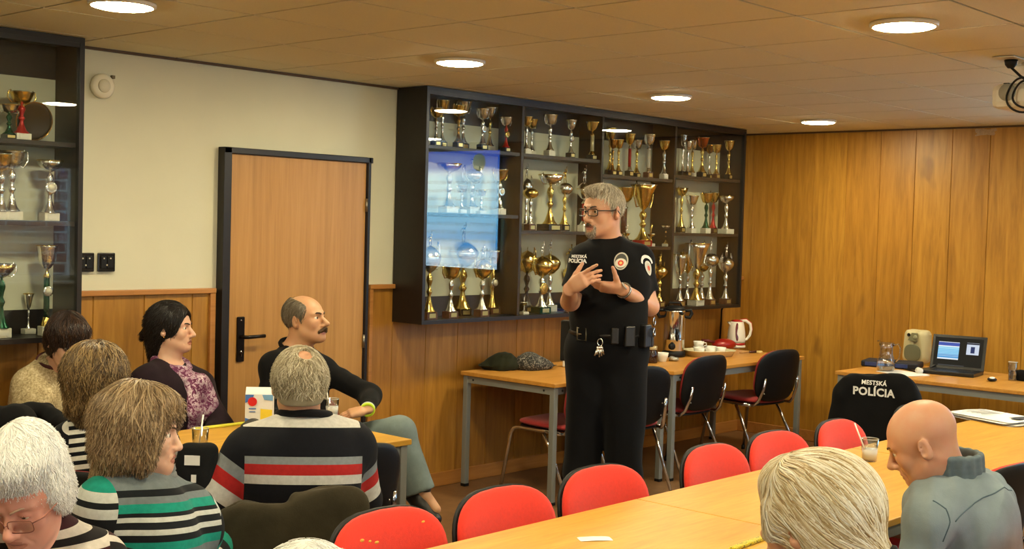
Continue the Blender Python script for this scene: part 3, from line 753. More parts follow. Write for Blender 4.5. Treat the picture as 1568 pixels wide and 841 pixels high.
# ================================================================== IMPLICIT SURFACES (people, clothes, hair)
class SDF:
    """a list of blended shapes, meshed by sparse surface nets"""
    def __init__(s): s.p = []
    def cone(s, a, b, r1, r2, k=.02, sq=None, sub=False, cut=None, tg=0):
        """tapered capsule a->b; sq=(axis, f) makes it f times thinner along axis"""
        s.p.append(dict(t='c', a=np.array(a, np.float32), b=np.array(b, np.float32), r1=r1, r2=r2, k=k, sq=sq and (np.array(sq[0], np.float32), sq[1]), sub=sub, cut=cut, tg=tg)); return s
    def ell(s, c, r, rot=None, k=.02, sub=False, cut=None, tg=0):
        """ellipsoid; rot is a 3x3 whose ROWS are the local axes in world"""
        s.p.append(dict(t='e', c=np.array(c, np.float32), r=np.array(r, np.float32), R=np.eye(3, dtype=np.float32) if rot is None else np.array(rot, np.float32), k=k, sub=sub, cut=cut, tg=tg)); return s
    @staticmethod
    def d1(q, P):
        if q['t'] == 'c':
            ba = q['b'] - q['a']; L = float(ba @ ba) + 1e-12
            pa = P - q['a']; t = np.clip(pa @ ba / L, 0, 1)
            w = pa - t[..., None] * ba
            if q['sq'] is not None:
                n, f = q['sq']; w = w + (w @ n)[..., None] * n * (f - 1)
                d = (np.sqrt((w * w).sum(-1)) - (q['r1'] + (q['r2'] - q['r1']) * t)) / (1 + (f - 1) * .5)
            else: d = np.sqrt((w * w).sum(-1)) - (q['r1'] + (q['r2'] - q['r1']) * t)
        else:
            w = (P - q['c']) @ q['R'].T; u = w / q['r']; k0 = np.sqrt((u * u).sum(-1)) + 1e-9
            v = w / (q['r'] ** 2); k1 = np.sqrt((v * v).sum(-1)) + 1e-9
            d = k0 * (k0 - 1) / k1
        if q['cut'] is not None:
            for (o, n) in q['cut']: d = np.maximum(d, (P - np.array(o, np.float32)) @ np.array(n, np.float32))
        return d.astype(np.float32)
    def ev(s, P, sel=None, disp=None):
        D = np.full(P.shape[:-1], .5, np.float32)
        for i, q in enumerate(s.p):
            if sel is not None:
                m = sel[i]
                if not m.any(): continue
                d = s.d1(q, P[m]); e = D[m]
            else: d = s.d1(q, P); e = D
            k = q['k']
            if q['sub']:
                h = np.maximum(k - np.abs(e + d), 0) / k; r = np.maximum(e, -d) + h * h * k * .25
            else:
                h = np.maximum(k - np.abs(e - d), 0) / k; r = np.minimum(e, d) - h * h * k * .25
            if sel is not None: D[m] = r
            else: D = r
        if disp is not None: D = D + disp(P).astype(np.float32)
        return D
    def grad(s, P, disp=None, e=.003):
        g = np.stack([s.ev(P + np.array(o, np.float32) * e, None, disp) - s.ev(P - np.array(o, np.float32) * e, None, disp) for o in ((1, 0, 0), (0, 1, 0), (0, 0, 1))], -1)
        return g / (np.linalg.norm(g, axis=-1, keepdims=True) + 1e-9)
    def mesh(s, h, disp=None, cap=.0):
        lo = np.array([1e9] * 3); hi = -lo
        for q in s.p:
            if q['sub']: continue
            if q['t'] == 'c':
                r = max(q['r1'], q['r2']); pts = np.stack([q['a'], q['b']])
            else: r = float(q['r'].max()); pts = q['c'][None]
            lo = np.minimum(lo, pts.min(0) - r); hi = np.maximum(hi, pts.max(0) + r)
        lo = lo - 4 * h - .02; hi = hi + 4 * h + .02
        B = 8; bs = B * h; nb = np.ceil((hi - lo) / bs).astype(int)
        g = np.stack(np.meshgrid(*[np.arange(n) for n in nb], indexing='ij'), -1).reshape(-1, 3)
        cen = (lo + (g + .5) * bs).astype(np.float32); R = bs * .87
        dp = np.stack([s.d1(q, cen) for q in s.p]); U = np.full(len(cen), 9., np.float32)
        for i, q in enumerate(s.p):
            if not q['sub']: U = np.minimum(U, dp[i])
        km = max(q['k'] for q in s.p)
        act = np.abs(U) < R * 1.5 + km + .01
        act |= (U < 0) & np.any([(np.abs(dp[i]) < R * 1.5 + q['k']) for i, q in enumerate(s.p) if q['sub']] or [np.zeros(len(U), bool)], axis=0)
        g = g[act]; dp = dp[:, act]; U = U[act]
        K = np.array([q['k'] for q in s.p])[:, None]; SUB = np.array([q['sub'] for q in s.p])[:, None]
        rel = np.where(SUB, dp < R * 1.6 + K + .01, dp < np.maximum(U, -R)[None] + 2.6 * R + K * 1.5 + .01)
        li = np.arange(B + 1); lg = np.stack(np.meshgrid(li, li, li, indexing='ij'), -1).reshape(-1, 3)
        N = int(nb.max() * B + 4); VK = []; VP = []; SG = []
        CO = [(0, 0, 0), (1, 0, 0), (0, 1, 0), (1, 1, 0), (0, 0, 1), (1, 0, 1), (0, 1, 1), (1, 1, 1)]
        ED = [(0, 1), (2, 3), (4, 5), (6, 7), (0, 2), (1, 3), (4, 6), (5, 7), (0, 4), (1, 5), (2, 6), (3, 7)]
        for c0 in range(0, len(g), 300):
            gg = g[c0:c0 + 300]; idx = gg[:, None, :] * B + lg[None]
            P = (lo + idx * h).astype(np.float32)
            D = s.ev(P, rel[:, c0:c0 + 300], disp).reshape(-1, B + 1, B + 1, B + 1)
            C = np.stack([D[:, a:a + B, b:b + B, c:c + B] for a, b, c in CO], -1)
            neg = C < 0; m = neg.any(-1) & ~neg.all(-1)
            w = np.argwhere(m)
            if not len(w): continue
            cv = C[m]; base = gg[w[:, 0]] * B + w[:, 1:]
            acc = np.zeros((len(w), 3)); cnt = np.zeros(len(w))
            for a, b in ED:
                va, vb = cv[:, a], cv[:, b]; x = (va < 0) != (vb < 0)
                t = np.where(x, va / np.where(x, va - vb, 1), 0)
                pa = np.array(CO[a]); pb = np.array(CO[b])
                acc += (pa + t[:, None] * (pb - pa)) * x[:, None]; cnt += x
            VP.append(lo + (base + acc / cnt[:, None]) * h)
            VK.append(base[:, 0] + N * (base[:, 1] + N * base[:, 2]))
            SG.append(np.stack([cv[:, 0] < 0, cv[:, 1] < 0, cv[:, 2] < 0, cv[:, 4] < 0], -1))
        VK = np.concatenate(VK); VP = np.concatenate(VP); SG = np.concatenate(SG)
        o = np.argsort(VK, kind='stable'); VK = VK[o]; VP = VP[o]; SG = SG[o]
        F = []
        for ax, (s1, s2) in ((0, (N, N * N)), (1, (N * N, 1)), (2, (1, N))):
            x = np.nonzero(SG[:, 0] != SG[:, ax + 1])[0]
            ks = [VK[x], VK[x] - s1, VK[x] - s1 - s2, VK[x] - s2]
            ii = [np.minimum(np.searchsorted(VK, k), len(VK) - 1) for k in ks]
            ok = np.all([VK[i] == k for i, k in zip(ii, ks)], axis=0)
            q = np.stack(ii, -1)[ok]; fl = SG[x, 0][ok]
            q = np.where(fl[:, None], q, q[:, ::-1]); F.append(q)
        return VP, np.concatenate(F)
def np_mesh(name, VP, F, mats, origin=(0, 0, 0), mi=None, attrs=None, parent=None, smooth=True):
    me = bpy.data.meshes.new(name); n = F.shape[1]
    me.vertices.add(len(VP)); me.vertices.foreach_set('co', (np.asarray(VP) - np.array(origin)).astype(np.float32).ravel())
    me.loops.add(F.size); me.loops.foreach_set('vertex_index', F.astype(np.int32).ravel())
    me.polygons.add(len(F)); me.polygons.foreach_set('loop_start', np.arange(0, F.size, n, dtype=np.int32))
    me.polygons.foreach_set('loop_total', np.full(len(F), n, np.int32))
    for m in (mats if isinstance(mats, (list, tuple)) else [mats]): me.materials.append(m)
    if mi is not None: me.polygons.foreach_set('material_index', mi.astype(np.int32))
    me.polygons.foreach_set('use_smooth', np.full(len(F), smooth)); me.update(calc_edges=True)
    for k, v in (attrs or {}).items():
        a = me.attributes.new(k, 'FLOAT', 'POINT'); a.data.foreach_set('value', np.asarray(v, np.float32))
    o = bpy.data.objects.new(name, me); COL.objects.link(o)
    if parent is not None: o.parent = parent
    else: o.location = origin
    return o
def folds(seed, amp=.004, f=28., dirw=(1, 1, .5)):
    r = np.random.RandomState(seed); K = [(r.normal(size=3) * np.array(dirw) * f * s_, r.uniform(0, 6.28), 1 / s_) for s_ in (.35, .6, 1., 1.7) for _ in range(2)]
    def fn(P):
        d = 0
        w = np.sin(P[..., 0] * 11 + P[..., 2] * 7) * .6
        for k, ph, a in K: d = d + a * np.sin(P @ k.astype(np.float32) + ph + w * 2)
        return np.clip(d * amp / 3.2, -amp * 1.6, amp * 1.0) - amp * .25
    return fn
def spin(R, ang):
    """lean a head frame sideways, top towards image left for ang > 0"""
    m = np.array(Matrix.Rotation(ang, 3, Vector((-.7369, -.6760, 0)))); return R @ m.T
def hexn(x):
    x = np.array(x, float); return x / np.linalg.norm(x)

# ------------------------------------------------------------------ materials for people
def skin(name, rgb, rough=.5, red=.12):
    m, nt, b = _nt(name); c = srgb(rgb); v = coords(nt)
    f = noise(nt, v, 38, 4, .6); g = noise(nt, v, 9, 2, .5)
    c2 = (min(1, c[0] * 1.0), c[1] * (1 - red), c[2] * (1 - red), 1)
    col = ramp(nt, mth(nt, 'ADD', mth(nt, 'MULTIPLY', f, .5), mth(nt, 'MULTIPLY', g, .5)), [(.38, c), (.62, c2)])
    nt.links.new(col, b.inputs['Base Color']); b.inputs['Roughness'].default_value = rough
    b.inputs['Subsurface Weight'].default_value = .12; b.inputs['Subsurface Radius'].default_value = (.9, .35, .2); b.inputs['Subsurface Scale'].default_value = .008
    bump(nt, b, noise(nt, v, 420, 2), .12, .001)
    return m
def knit(name, stops=None, rgb=None, sleeve=None, rough=.9, bs=420, strength=.35, nz=None):
    """fabric; stops colour it by the 'st' attribute (torso) and sleeve by 'sl' (arms) with 'isarm' choosing"""
    m, nt, b = _nt(name); v = coords(nt)
    if stops:
        def at(n_):
            a = nt.nodes.new('ShaderNodeAttribute'); a.attribute_name = n_; return a.outputs['Fac']
        col = ramp(nt, at('st'), [(p, srgb(c)) for p, c in stops], 'CONSTANT')
        if sleeve:
            c2 = ramp(nt, at('sl'), [(p, srgb(c)) for p, c in sleeve], 'CONSTANT')
            col = mixc(nt, col, c2, mth(nt, 'GREATER_THAN', at('isarm'), .5))
        f = noise(nt, v, 60, 3); col = mixc(nt, col, mixc(nt, srgb((255, 255, 255)), srgb((206, 206, 206)), f), 1.0, 'MULTIPLY')
        nt.links.new(col, b.inputs['Base Color'])
    else:
        c = srgb(rgb); f = noise(nt, v, (nz or 14), 4, .6)
        nt.links.new(ramp(nt, f, [(.35, tuple(x * .82 for x in c[:3]) + (1,)), (.65, tuple(min(1, x * 1.12) for x in c[:3]) + (1,))]), b.inputs['Base Color'])
    b.inputs['Roughness'].default_value = rough; b.inputs['Sheen Weight'].default_value = .03; b.inputs['Specular IOR Level'].default_value = .18
    bump(nt, b, noise(nt, v, bs, 2), strength, .002)
    return m
def hairmat(name, stops, rough=.42):
    """stops over the per-lock 'rnd' attribute"""
    m, nt, b = _nt(name); a = nt.nodes.new('ShaderNodeAttribute'); a.attribute_name = 'rnd'
    f = noise(nt, coords(nt), 30, 2)
    col = ramp(nt, mth(nt, 'ADD', mth(nt, 'MULTIPLY', a.outputs['Fac'], .75), mth(nt, 'MULTIPLY', f, .25)), [(p, srgb(c)) for p, c in stops])
    nt.links.new(col, b.inputs['Base Color']); b.inputs['Roughness'].default_value = rough; b.inputs['Specular IOR Level'].default_value = .35
    return m
EYEW = M('eye_white', (226, 218, 208), .2); IRISM = M('iris', (58, 52, 42), .15); LIPM = None

# ------------------------------------------------------------------ head
def frame(yaw_dir, pitch=0., roll=0.):
    """rows: person's right, face forward, up; yaw_dir horizontal facing vector; pitch>0 looks down"""
    f = Vector((yaw_dir[0], yaw_dir[1], 0)).normalized(); u = Vector((0, 0, 1)); r = f.cross(u)
    Mx = Matrix.Rotation(-pitch, 3, r); f = Mx @ f; u = Mx @ u
    Mx = Matrix.Rotation(roll, 3, f); r = Mx @ r; u = Mx @ u
    return np.array([r[:], f[:], u[:]])
class Head:
    def __init__(s, c, R, sc=1.0, female=False, old=0.): s.c = np.array(c, float); s.R = np.array(R); s.s = sc; s.fem = female; s.old = old
    def w(s, x, y, z): return s.c + s.s * (np.array([x, y, z]) @ s.R)
    def prims(s, S, neck=None, nose=1., lid=.003, mouth=0.0, chinw=1.):
        k = s.s; E = lambda c, r, kk=.02, **kw: S.ell(s.w(*c), np.array(r) * k, kw.pop('rot', s.R), kk * k, **kw)
        C = lambda a, b, r1, r2, kk=.015, **kw: S.cone(s.w(*a), s.w(*b), r1 * k, r2 * k, kk * k, **kw)
        g = .93 if s.fem else 1.
        E((0, -.018, .032), (.076, .096, .086), tg=1)
        E((0, .026, .022), (.066, .062, .066), .03)
        E((0, .028, -.04), (.060 * g, .060, .074), .03)
        E((0, .036, -.078), (.049 * g * chinw, .046, .036), .03)
        C((-.042 * g, .01, -.062), (-.012, .066, -.098), .022, .02, .025); C((.042 * g, .01, -.062), (.012, .066, -.098), .022, .02, .025)
        E((0, .077, -.099), (.019 * g, .014, .016), .02)
        for q in (-1, 1):
            E((q * .036, .060, -.028), (.024, .022, .026), .02)              # cheek
            C((q * .012, .088, .019), (q * .044, .070, .020), .010 if not s.fem else .007, .008, .014)   # brow
            E((q * .031, .092, -.001), (.017, .013, .012), .012, sub=True)      # socket
            E((q * .031, .0735, -.001), (.0155, .0145, .0145), .003, cut=[(s.w(q * .031, .0735, lid), -s.R[2])])    # upper lid
            E((q * .031, .0730, -.002), (.0150, .0142, .0140), .003, cut=[(s.w(q * .031, .0735, min(-.0055, lid - .006)), s.R[2])])
        C((0, .086, .008), (0, .108 * nose if nose > 1 else .107, -.036), .0075, .0115, .012)
        E((0, .106 + .004 * (nose - 1), -.040), (.0125 * nose, .0125, .0105), .008)
        for q in (-1, 1): E((q * .0125 * nose, .098, -.043), (.0078, .010, .0075), .006)
        for q in (-1, 1): E((q * .006, .104, -.0515), (.0032, .0045, .003), .003, sub=True)
        E((0, .083, -.064), (.028, .014, .018), .015)                       # muzzle
        E((0, .0925, -.0685), (.021 * g, .0075, .0048), .005)                 # upper lip
        E((0, .0905, -.0795), (.018 * g, .0080, .0056), .005)                 # lower lip
        E((0, .0990, -.0735), (.023 * g, .010, .0016 + mouth), .004, sub=True)
        if s.old:
            for q in (-1, 1):
                C((q * .020, .097, -.046), (q * .034, .080, -.078), .002, .0018, .006, sub=True)
                E((q * .030, .080, -.016), (.014, .006, .005), .008)
        for q in (-1, 1):                                                # ear
            A = np.array(Matrix.Rotation(q * .35, 3, Vector(s.R[2])) @ Matrix(s.R).transposed()).T
            A = s.R.copy(); a = q * .40
            A[0] = s.R[0] * math.cos(a) - s.R[1] * math.sin(a) * 1; A[1] = s.R[1] * math.cos(a) + s.R[0] * math.sin(a)
            E((q * .083, -.014, -.006), (.0055, .019, .031), .006, rot=A)
            E((q * .079, -.008, -.024), (.006, .012, .014), .008, rot=A)
            E((q * .0895, -.010, -.002), (.0045, .0105, .019), .004, rot=A, sub=True)
            E((q * .0885, -.0055, -.016), (.005, .006, .008), .004, rot=A, sub=True)
        if neck is not None:
            n = np.array(neck, float); rr = (.050 if s.fem else .060)
            S.cone(s.w(0, -.026, -.052), n, rr * k, rr * 1.08, .035)
            S.cone(s.w(0, .012, -.075), n + (s.R[1] * .02), .036 * k, .042, .03)
    def eyes(s, parent, origin):
        for q in (-1, 1):
            c = s.w(q * .031, .0735, -.001) - origin
            X = Matrix.Translation(Vector(c)) @ Matrix(s.R.T.tolist()).to_4x4() @ Matrix.Rotation(-PI / 2, 4, 'X')
            mb = MB(); mb.ball((0, 0, 0), .0136 * s.s, 16, X)
            e = mb.build('eyeball', EYEW, parent)
            MB().lathe([(.0062 * s.s, .0122 * s.s), (.004 * s.s, .0137 * s.s), (0, .0140 * s.s)], n=16, X=X).build('iris', IRISM, e)
    def lips_mask(s, P):
        L = (P - s.c) @ s.R.T / s.s
        return ((L[:, 0] / .024) ** 2 + ((L[:, 2] + .074) / .0125) ** 2 < 1) & (L[:, 1] > .08)
    def brows(s, parent, origin, mat, r=.0035, dz=0.):
        for q in (-1, 1):
            pts = [Vector(s.w(q * x, y, z + dz) - origin) for x, y, z in ((.012, .099, .0165), (.022, .096, .0215), (.034, .0885, .0235), (.046, .076, .019))]
            MB().tube(pts, [r * s.s, r * 1.1 * s.s, r * s.s, r * .5 * s.s], 6).build('eyebrow', mat, parent)
    def glasses(s, parent, origin, mat, w=.026, h=.019, sq=4., y=.107, z0=-.004, r=.0016, lens=True):
        k = s.s; mb = MB(); P = lambda x, yy, z: Vector(s.w(x, yy, z) - origin)
        gl = MB()
        for q in (-1, 1):
            pts = []
            for i in range(28):
                a = 2 * PI * i / 28; ca, sa = math.cos(a), math.sin(a)
                xx = q * .0325 + math.copysign(abs(ca) ** (2 / sq), ca) * w; zz = z0 + math.copysign(abs(sa) ** (2 / sq), sa) * h
                pts.append(P(xx, y - .10 * abs(xx) - 2.2 * max(0, abs(xx) - .045) ** 1 * .1, zz))
            mb.tube(pts, r * k, 6, closed=True)
            gl.add(pts, [tuple(range(28))])
            e = q * (.0325 + w)
            mb.tube([P(e, y - .007, z0 + h * .5), P(q * .078, y - .030, z0 + h * .5), P(q * .083, .03, z0 + .006), P(q * .0845, -.005, z0 + .010), P(q * .084, -.03, z0 - .012)], r * k * 1.15, 6)
        mb.tube([P(-.0325 + w, y - .002, z0 + .003), P(0, y + .003, z0 + .006), P(.0325 - w, y - .002, z0 + .003)], r * k, 6)
        g = mb.build('glasses', mat, parent)
        if lens: gl.build('lenses', glassy('spectacle_lens', (240, 244, 242), 1.), g)
        return g

# ------------------------------------------------------------------ hands
def hand(S, wrist, d, n, side, curl=(.35, .4, .45, .5), thumb=(.5, .2), sc=1., spread=.06):
    """wrist point, d = direction of the fingers, n = direction the palm faces, side=+1 if the thumb lies on d x n"""
    w = np.array(wrist, float); d = hexn(d); n = np.array(n, float); n = hexn(n - d * (n @ d)); t = np.cross(d, n) * side
    k = sc
    S.cone(w, w + d * .05 * k, .024 * k, .034 * k, .02, sq=(n, 1.75)); 
    for o in (-.026, -.009, .009, .026):
        S.cone(w + d * .035 * k + t * o * .7 * k, w + d * .088 * k + t * o * k, .014 * k, .0125 * k, .014)
    L = [(.026, .042, .026, .021, .0086), (.0085, .046, .029, .022, .0088), (-.0095, .043, .027, .021, .0084), (-.027, .034, .021, .019, .0074)]
    for i, (o, a, b_, c, r) in enumerate(L):
        p = w + d * .086 * k + t * o * k; dd = hexn(d + t * o * spread * 40 * .6)
        ang = 0
        for j, l in enumerate((a, b_, c)):
            ang += curl[i] * (1.0, 1.15, .7)[j]
            v = dd * math.cos(ang) + n * math.sin(ang); q = p + v * l * k
            S.cone(p, q, r * k * (1 - .07 * j), r * k * (.95 - .08 * j), .004); p = q
    p = w + d * .022 * k + t * .022 * k + n * .008 * k; v = hexn(d * math.cos(thumb[0]) + t * math.sin(thumb[0]) + n * .35)
    q = p + v * .042 * k; S.cone(p, q, .016 * k, .0125 * k, .014)
    v2 = hexn(v + d * thumb[1] + n * .1); q2 = q + v2 * .032 * k; S.cone(q, q2, .0112 * k, .0098 * k, .005)
    v3 = hexn(v2 + d * thumb[1]); S.cone(q2, q2 + v3 * .024 * k, .0096 * k, .0078 * k, .004)
# ================================================================== PEOPLE
RT = np.array([.6767, -.7362, 0.]); FW = np.array([.7369, .6760, 0.]); UP = np.array([0, 0, 1.])
def D(a): a = math.radians(a); return FW * math.cos(a) + RT * math.sin(a)
A = lambda v: np.array(v, float)
def torso(S, J, F, t=0., b=1., flat=1.42, belly=0., bust=0., k=.05):
    pel, ch, nk = J['pel'], J['ch'], J['nk']
    S.cone(pel, ch, .150 * b + t, .158 * b + t, k, sq=(F, flat))
    S.cone(ch, nk - UP * (.085 + max(0, b - 1) * .19), .160 * b + t, .120 * b + t, k, sq=(F, flat * .96))
    S.cone(J['sl'], J['sr'], .058 * b + t, .058 * b + t, k, sq=(F, 1.0))
    for s in ('sl', 'sr'): S.cone(nk + UP * J.get('trap', .015) - F * .01, J[s] * .75 + nk * .25, .046 + t, .052 * b + t, .04)
    if belly: S.ell(pel * .55 + ch * .45 + F * .04 * belly, (.15 * b * belly + t, .13 * belly + t, .15 + t), rot=np.array([np.cross(F, UP), F, UP]), k=.06)
    if bust:
        sd = hexn(J['sr'] - J['sl'])
        for q in (-1, 1): S.ell(ch * .72 + nk * .28 + F * .085 + sd * q * .075 - UP * .02, (.075 * bust + t, .062 * bust + t, .075 * bust + t), k=.045)
def arms(S, J, t=0., b=1., end=1., which='lr', k=.035):
    for q in which:
        s, e, w = J['s' + q], J['e' + q], J['w' + q]
        S.cone(s, e, .050 * b + t, .040 * b + t, k)
        if end > 0: S.cone(e, e + (w - e) * end, .041 * b + t, (.041 + (.027 - .041) * end) * b + t * .9, .02, cut=[(e + (w - e) * min(1, end + .0), hexn(w - e))])
def legs(S, J, t=0., b=1., loose=0., k=.04, cuff=.0):
    F = J.get('F'); 
    S.ell(J['pel'], (.165 * b + t, .125 * b + t, .12 + t), rot=np.array([np.cross(F, UP), F, UP]), k=.05)
    for q in 'lr':
        h, kn, an = J['h' + q], J['k' + q], J['a' + q]
        S.cone(h, kn, .084 * b + t, .058 * b + t + loose * .5, k)
        S.cone(kn, an + (kn - an) * cuff, .057 * b + t + loose * .5, .038 * b + t + loose, .03, cut=[(an + (kn - an) * cuff, hexn(an - kn))] if t else None)
def shoe(J, q, base, parent, mat, sole=None):
    an, d = J['a' + q], J['td' + q]; up = J.get('tu' + q, UP)
    S = SDF(); S.cone(an - d * .035 - up * .035, an + d * .06 - up * .045, .038, .040, .03); S.cone(an + d * .05 - up * .05, an + d * .15 - up * .055, .042, .034, .03, sq=(up, 1.25)); S.cone(an - up * .03, an + up * .02, .042, .044, .02)
    v, f = S.mesh(.007); return np_mesh('shoe', v - base, f, mat, parent=parent)
def seated(J, F, spread=.1, z=.50, knee=.47, feet=.0, hipw=.09):
    """fill in hips, knees, ankles for a sitter"""
    sd = np.cross(F, UP); p = J['pel']
    for q, s in (('l', -1), ('r', 1)):
        J.setdefault('h' + q, p + sd * s * hipw - UP * .03 + F * .02)
        kn = p + sd * s * (hipw + spread) + F * .43; kn[2] = max(.5, z)
        J.setdefault('k' + q, kn)
        an = J['k' + q] + F * feet; an = A((an[0], an[1], .09)); J.setdefault('a' + q, an)
        J.setdefault('td' + q, F)
def build_person(label, J, F, H, skinm, base, torso_kw={}, arm_b=1., hands={}, h=.0042, neck=True, head_kw={}, leg_b=1., lip=(178, 118, 100)):
    J['F'] = F
    S = SDF(); H.prims(S, J['nk'] if neck else None, **head_kw)
    torso(S, J, F, **torso_kw); arms(S, J, b=arm_b); legs(S, J, b=leg_b)
    for q in 'lr':
        an = J['a' + q]; d = J['td' + q]; S.cone(an, an + d * .1 - UP * .03, .04, .028, .02)
    for q in 'lr':
        hk = dict(d=J['w' + q] - J['e' + q], n=-UP, curl=(.35, .4, .45, .5)); hk.update(hands.get(q, {}))
        hand(S, J['w' + q], hk['d'], hk['n'], hk.get('side', 1 if q == 'r' else -1), hk['curl'], hk.get('thumb', (.6, .25)), hk.get('sc', .95), hk.get('spread', .004))
    v, f = S.mesh(h)
    cen = v[f].mean(1); mi = H.lips_mask(cen).astype(np.int32)
    lm = skin('lips_%d' % len(bpy.data.materials), lip, .45)
    o = np_mesh('person', v, f, [skinm, lm], origin=base, mi=mi); tag(o, label, 'person')
    H.eyes(o, base)
    return o
def garment(name, fn, mat, parent, base, disp=None, h=.006, J=None, arm_b=1., pel_nk=None):
    S = SDF(); fn(S); v, f = S.mesh(h, disp)
    at = {}
    if J is not None:
        P = v.astype(np.float32); ax = J['nk'] - J['pel']; L = np.linalg.norm(ax)
        at['st'] = np.clip(((P - J['pel']) @ (ax / L)) / L, 0, 1.2) / 1.2
        best = np.full(len(P), 9.); sl = np.zeros(len(P))
        for q in 'lr':
            s_, e, w = J['s' + q], J['e' + q], J['w' + q]; l1 = np.linalg.norm(e - s_); l2 = np.linalg.norm(w - e)
            for a, b_, o0, l in ((s_, e, 0, l1), (e, w, l1, l2)):
                t = (P - a) @ ((b_ - a) / l); tc = np.clip(t, 0, l)
                d = np.linalg.norm(P - (a + np.outer(tc, (b_ - a) / l)), axis=1) - .045
                m = d < best; best = np.where(m, d, best); sl = np.where(m, o0 + (t if o0 == 0 else tc), sl)
        sd = hexn(J['sr'] - J['sl']); mid = (J['sr'] + J['sl']) / 2; hw = np.linalg.norm(J['sr'] - J['sl']) / 2
        T = SDF(); torso(T, J, J['F'], .0)
        dt = T.ev(P)
        lat = np.abs((P - mid) @ sd) - (hw + .03)
        at['isarm'] = np.clip(.5 + np.maximum((dt - best - .012) / .02, lat / .02), 0, 1)
        at['sl'] = np.clip((sl + .1) / .7, 0, 1)
    return np_mesh(name, v - base, f, mat, attrs=at, parent=parent)
def ring(name, c, n, F, rx, ry, r, mat, parent, base, sq=None, m=36, tilt=0.):
    """closed fabric band round a neck or wrist"""
    n = hexn(n); a = hexn(F - n * (F @ n)); b = np.cross(n, a)
    pts = [Vector(c + b * rx * math.cos(2 * PI * i / m) + a * ry * math.sin(2 * PI * i / m) - n * tilt * math.sin(2 * PI * i / m) - base) for i in range(m)]
    return MB().tube(pts, r, 8, closed=True, flat=(Vector(n), sq) if sq else None).build(name, mat, parent)
def make_hair(H, fn, mat, parent, base, flow, n=2200, step=.010, steps=8, r=.0011, h=.0045, off=.0012, wob=.35, seed=1, loose=2, name='hair', keep=None, disp=None, tone=.45, tipfly=.0, wd=1.6):
    S = SDF(); fn(S); v, f = S.mesh(h, disp)
    v0 = v.copy(); rs = np.random.RandomState(seed)
    cand = np.arange(len(v))
    if keep is not None: cand = cand[keep(v)]
    p = v[rs.choice(cand, n)].astype(np.float32) + rs.normal(scale=.002, size=(n, 3)).astype(np.float32)
    offs = (off * rs.uniform(-.6, 2.2, n)).astype(np.float32); PT = []; NN = []; ph = rs.uniform(0, 6.28, n)
    side = rs.normal(size=n) * wob * .5
    nst = steps
    for j in range(nst):
        g = S.grad(p, disp); dd = S.ev(p, None, disp)
        if j < nst - loose: p = p - g * (dd - offs)[:, None]
        PT.append(p.copy()); NN.append(g)
        fl = flow(p); fl = fl / (np.linalg.norm(fl, axis=1, keepdims=True) + 1e-6)
        b = np.cross(g, fl); w = side + wob * np.sin(ph + j * .7)
        dr = fl + b * w[:, None]
        if j < nst - loose: dr = dr - g * (dr * g).sum(1)[:, None]
        else: dr = dr + g * tipfly
        dr = dr / (np.linalg.norm(dr, axis=1, keepdims=True) + 1e-6)
        p = p + dr * step * rs.uniform(.75, 1.2, n)[:, None].astype(np.float32)
    PT = np.stack(PT, 1); NN = np.stack(NN, 1); T = np.gradient(PT, axis=1); T /= np.linalg.norm(T, axis=2, keepdims=True) + 1e-9
    Bn = np.cross(T, NN); Bn /= np.linalg.norm(Bn, axis=2, keepdims=True) + 1e-9; Nn = np.cross(Bn, T)
    rad = r * rs.uniform(.6, 1.5, n)[:, None, None] * np.array([.5, .9, 1., 1., .95, .85, .7, .5, .3, .2, .1, .1, .1])[np.linspace(0, 8, nst).astype(int)][None, :, None]
    R4 = np.stack([PT + Bn * rad * wd, PT + Nn * rad, PT - Bn * rad * wd, PT - Nn * rad], 2)      # n, steps, 4, 3
    V_ = R4.reshape(-1, 3); ix = np.arange(n * nst * 4).reshape(n, nst, 4)
    q = np.stack([ix[:, :-1], np.roll(ix, -1, 2)[:, :-1], np.roll(ix, -1, 2)[:, 1:], ix[:, 1:]], -1).reshape(-1, 4)
    rn = np.repeat(rs.uniform(0, 1, n), nst * 4)
    VV = np.concatenate([v0, V_]); FF = np.concatenate([f, q + len(v0)])
    return np_mesh(name, VV - base, FF, mat, attrs={'rnd': np.concatenate([np.full(len(v0), tone), rn])}, parent=parent)
def away(c, down=.6, sw=0.):
    c = A(c)
    def fn(P):
        d = P - c; d = d / (np.linalg.norm(d, axis=1, keepdims=True) + 1e-6)
        return (d - UP * down).astype(np.float32)
    return fn
def cap(S, H, t=.012, k=.02, back=0.):
    """close hair volume over the skull, in the head frame"""
    s = H.s
    S.ell(H.w(0, -.018, .032), np.array((.076 + t, .096 + t, .086 + t)) * s, rot=H.R, k=k)
def faceout(S, H, y0=.055, z1=.062, k=.012, w=.075):
    """clear the face from the hair"""
    s = H.s
    S.ell(H.w(0, y0 + .06, z1 - .115), np.array((w, .085, .115)) * s, rot=H.R, k=k, sub=True)
SK1 = skin('skin_warm', (204, 158, 126)); SK2 = skin('skin_pale', (216, 176, 150)); SK3 = skin('skin_ruddy', (198, 150, 118)); SK4 = skin('skin_tan', (196, 152, 114))
BLACKF = knit('black_cotton', rgb=(10, 10, 12), bs=500, strength=.25); NAVYF = knit('dark_uniform_cloth', rgb=(9, 9, 13), bs=350, strength=.3)
DENIM = knit('faded_denim', rgb=(112, 126, 126), bs=300, nz=8); DARKTR = knit('dark_trouser_cloth', rgb=(36, 38, 44)); BLKLEA = M('black_leather', (18, 17, 17), .38, bmp=.2, bs=260)

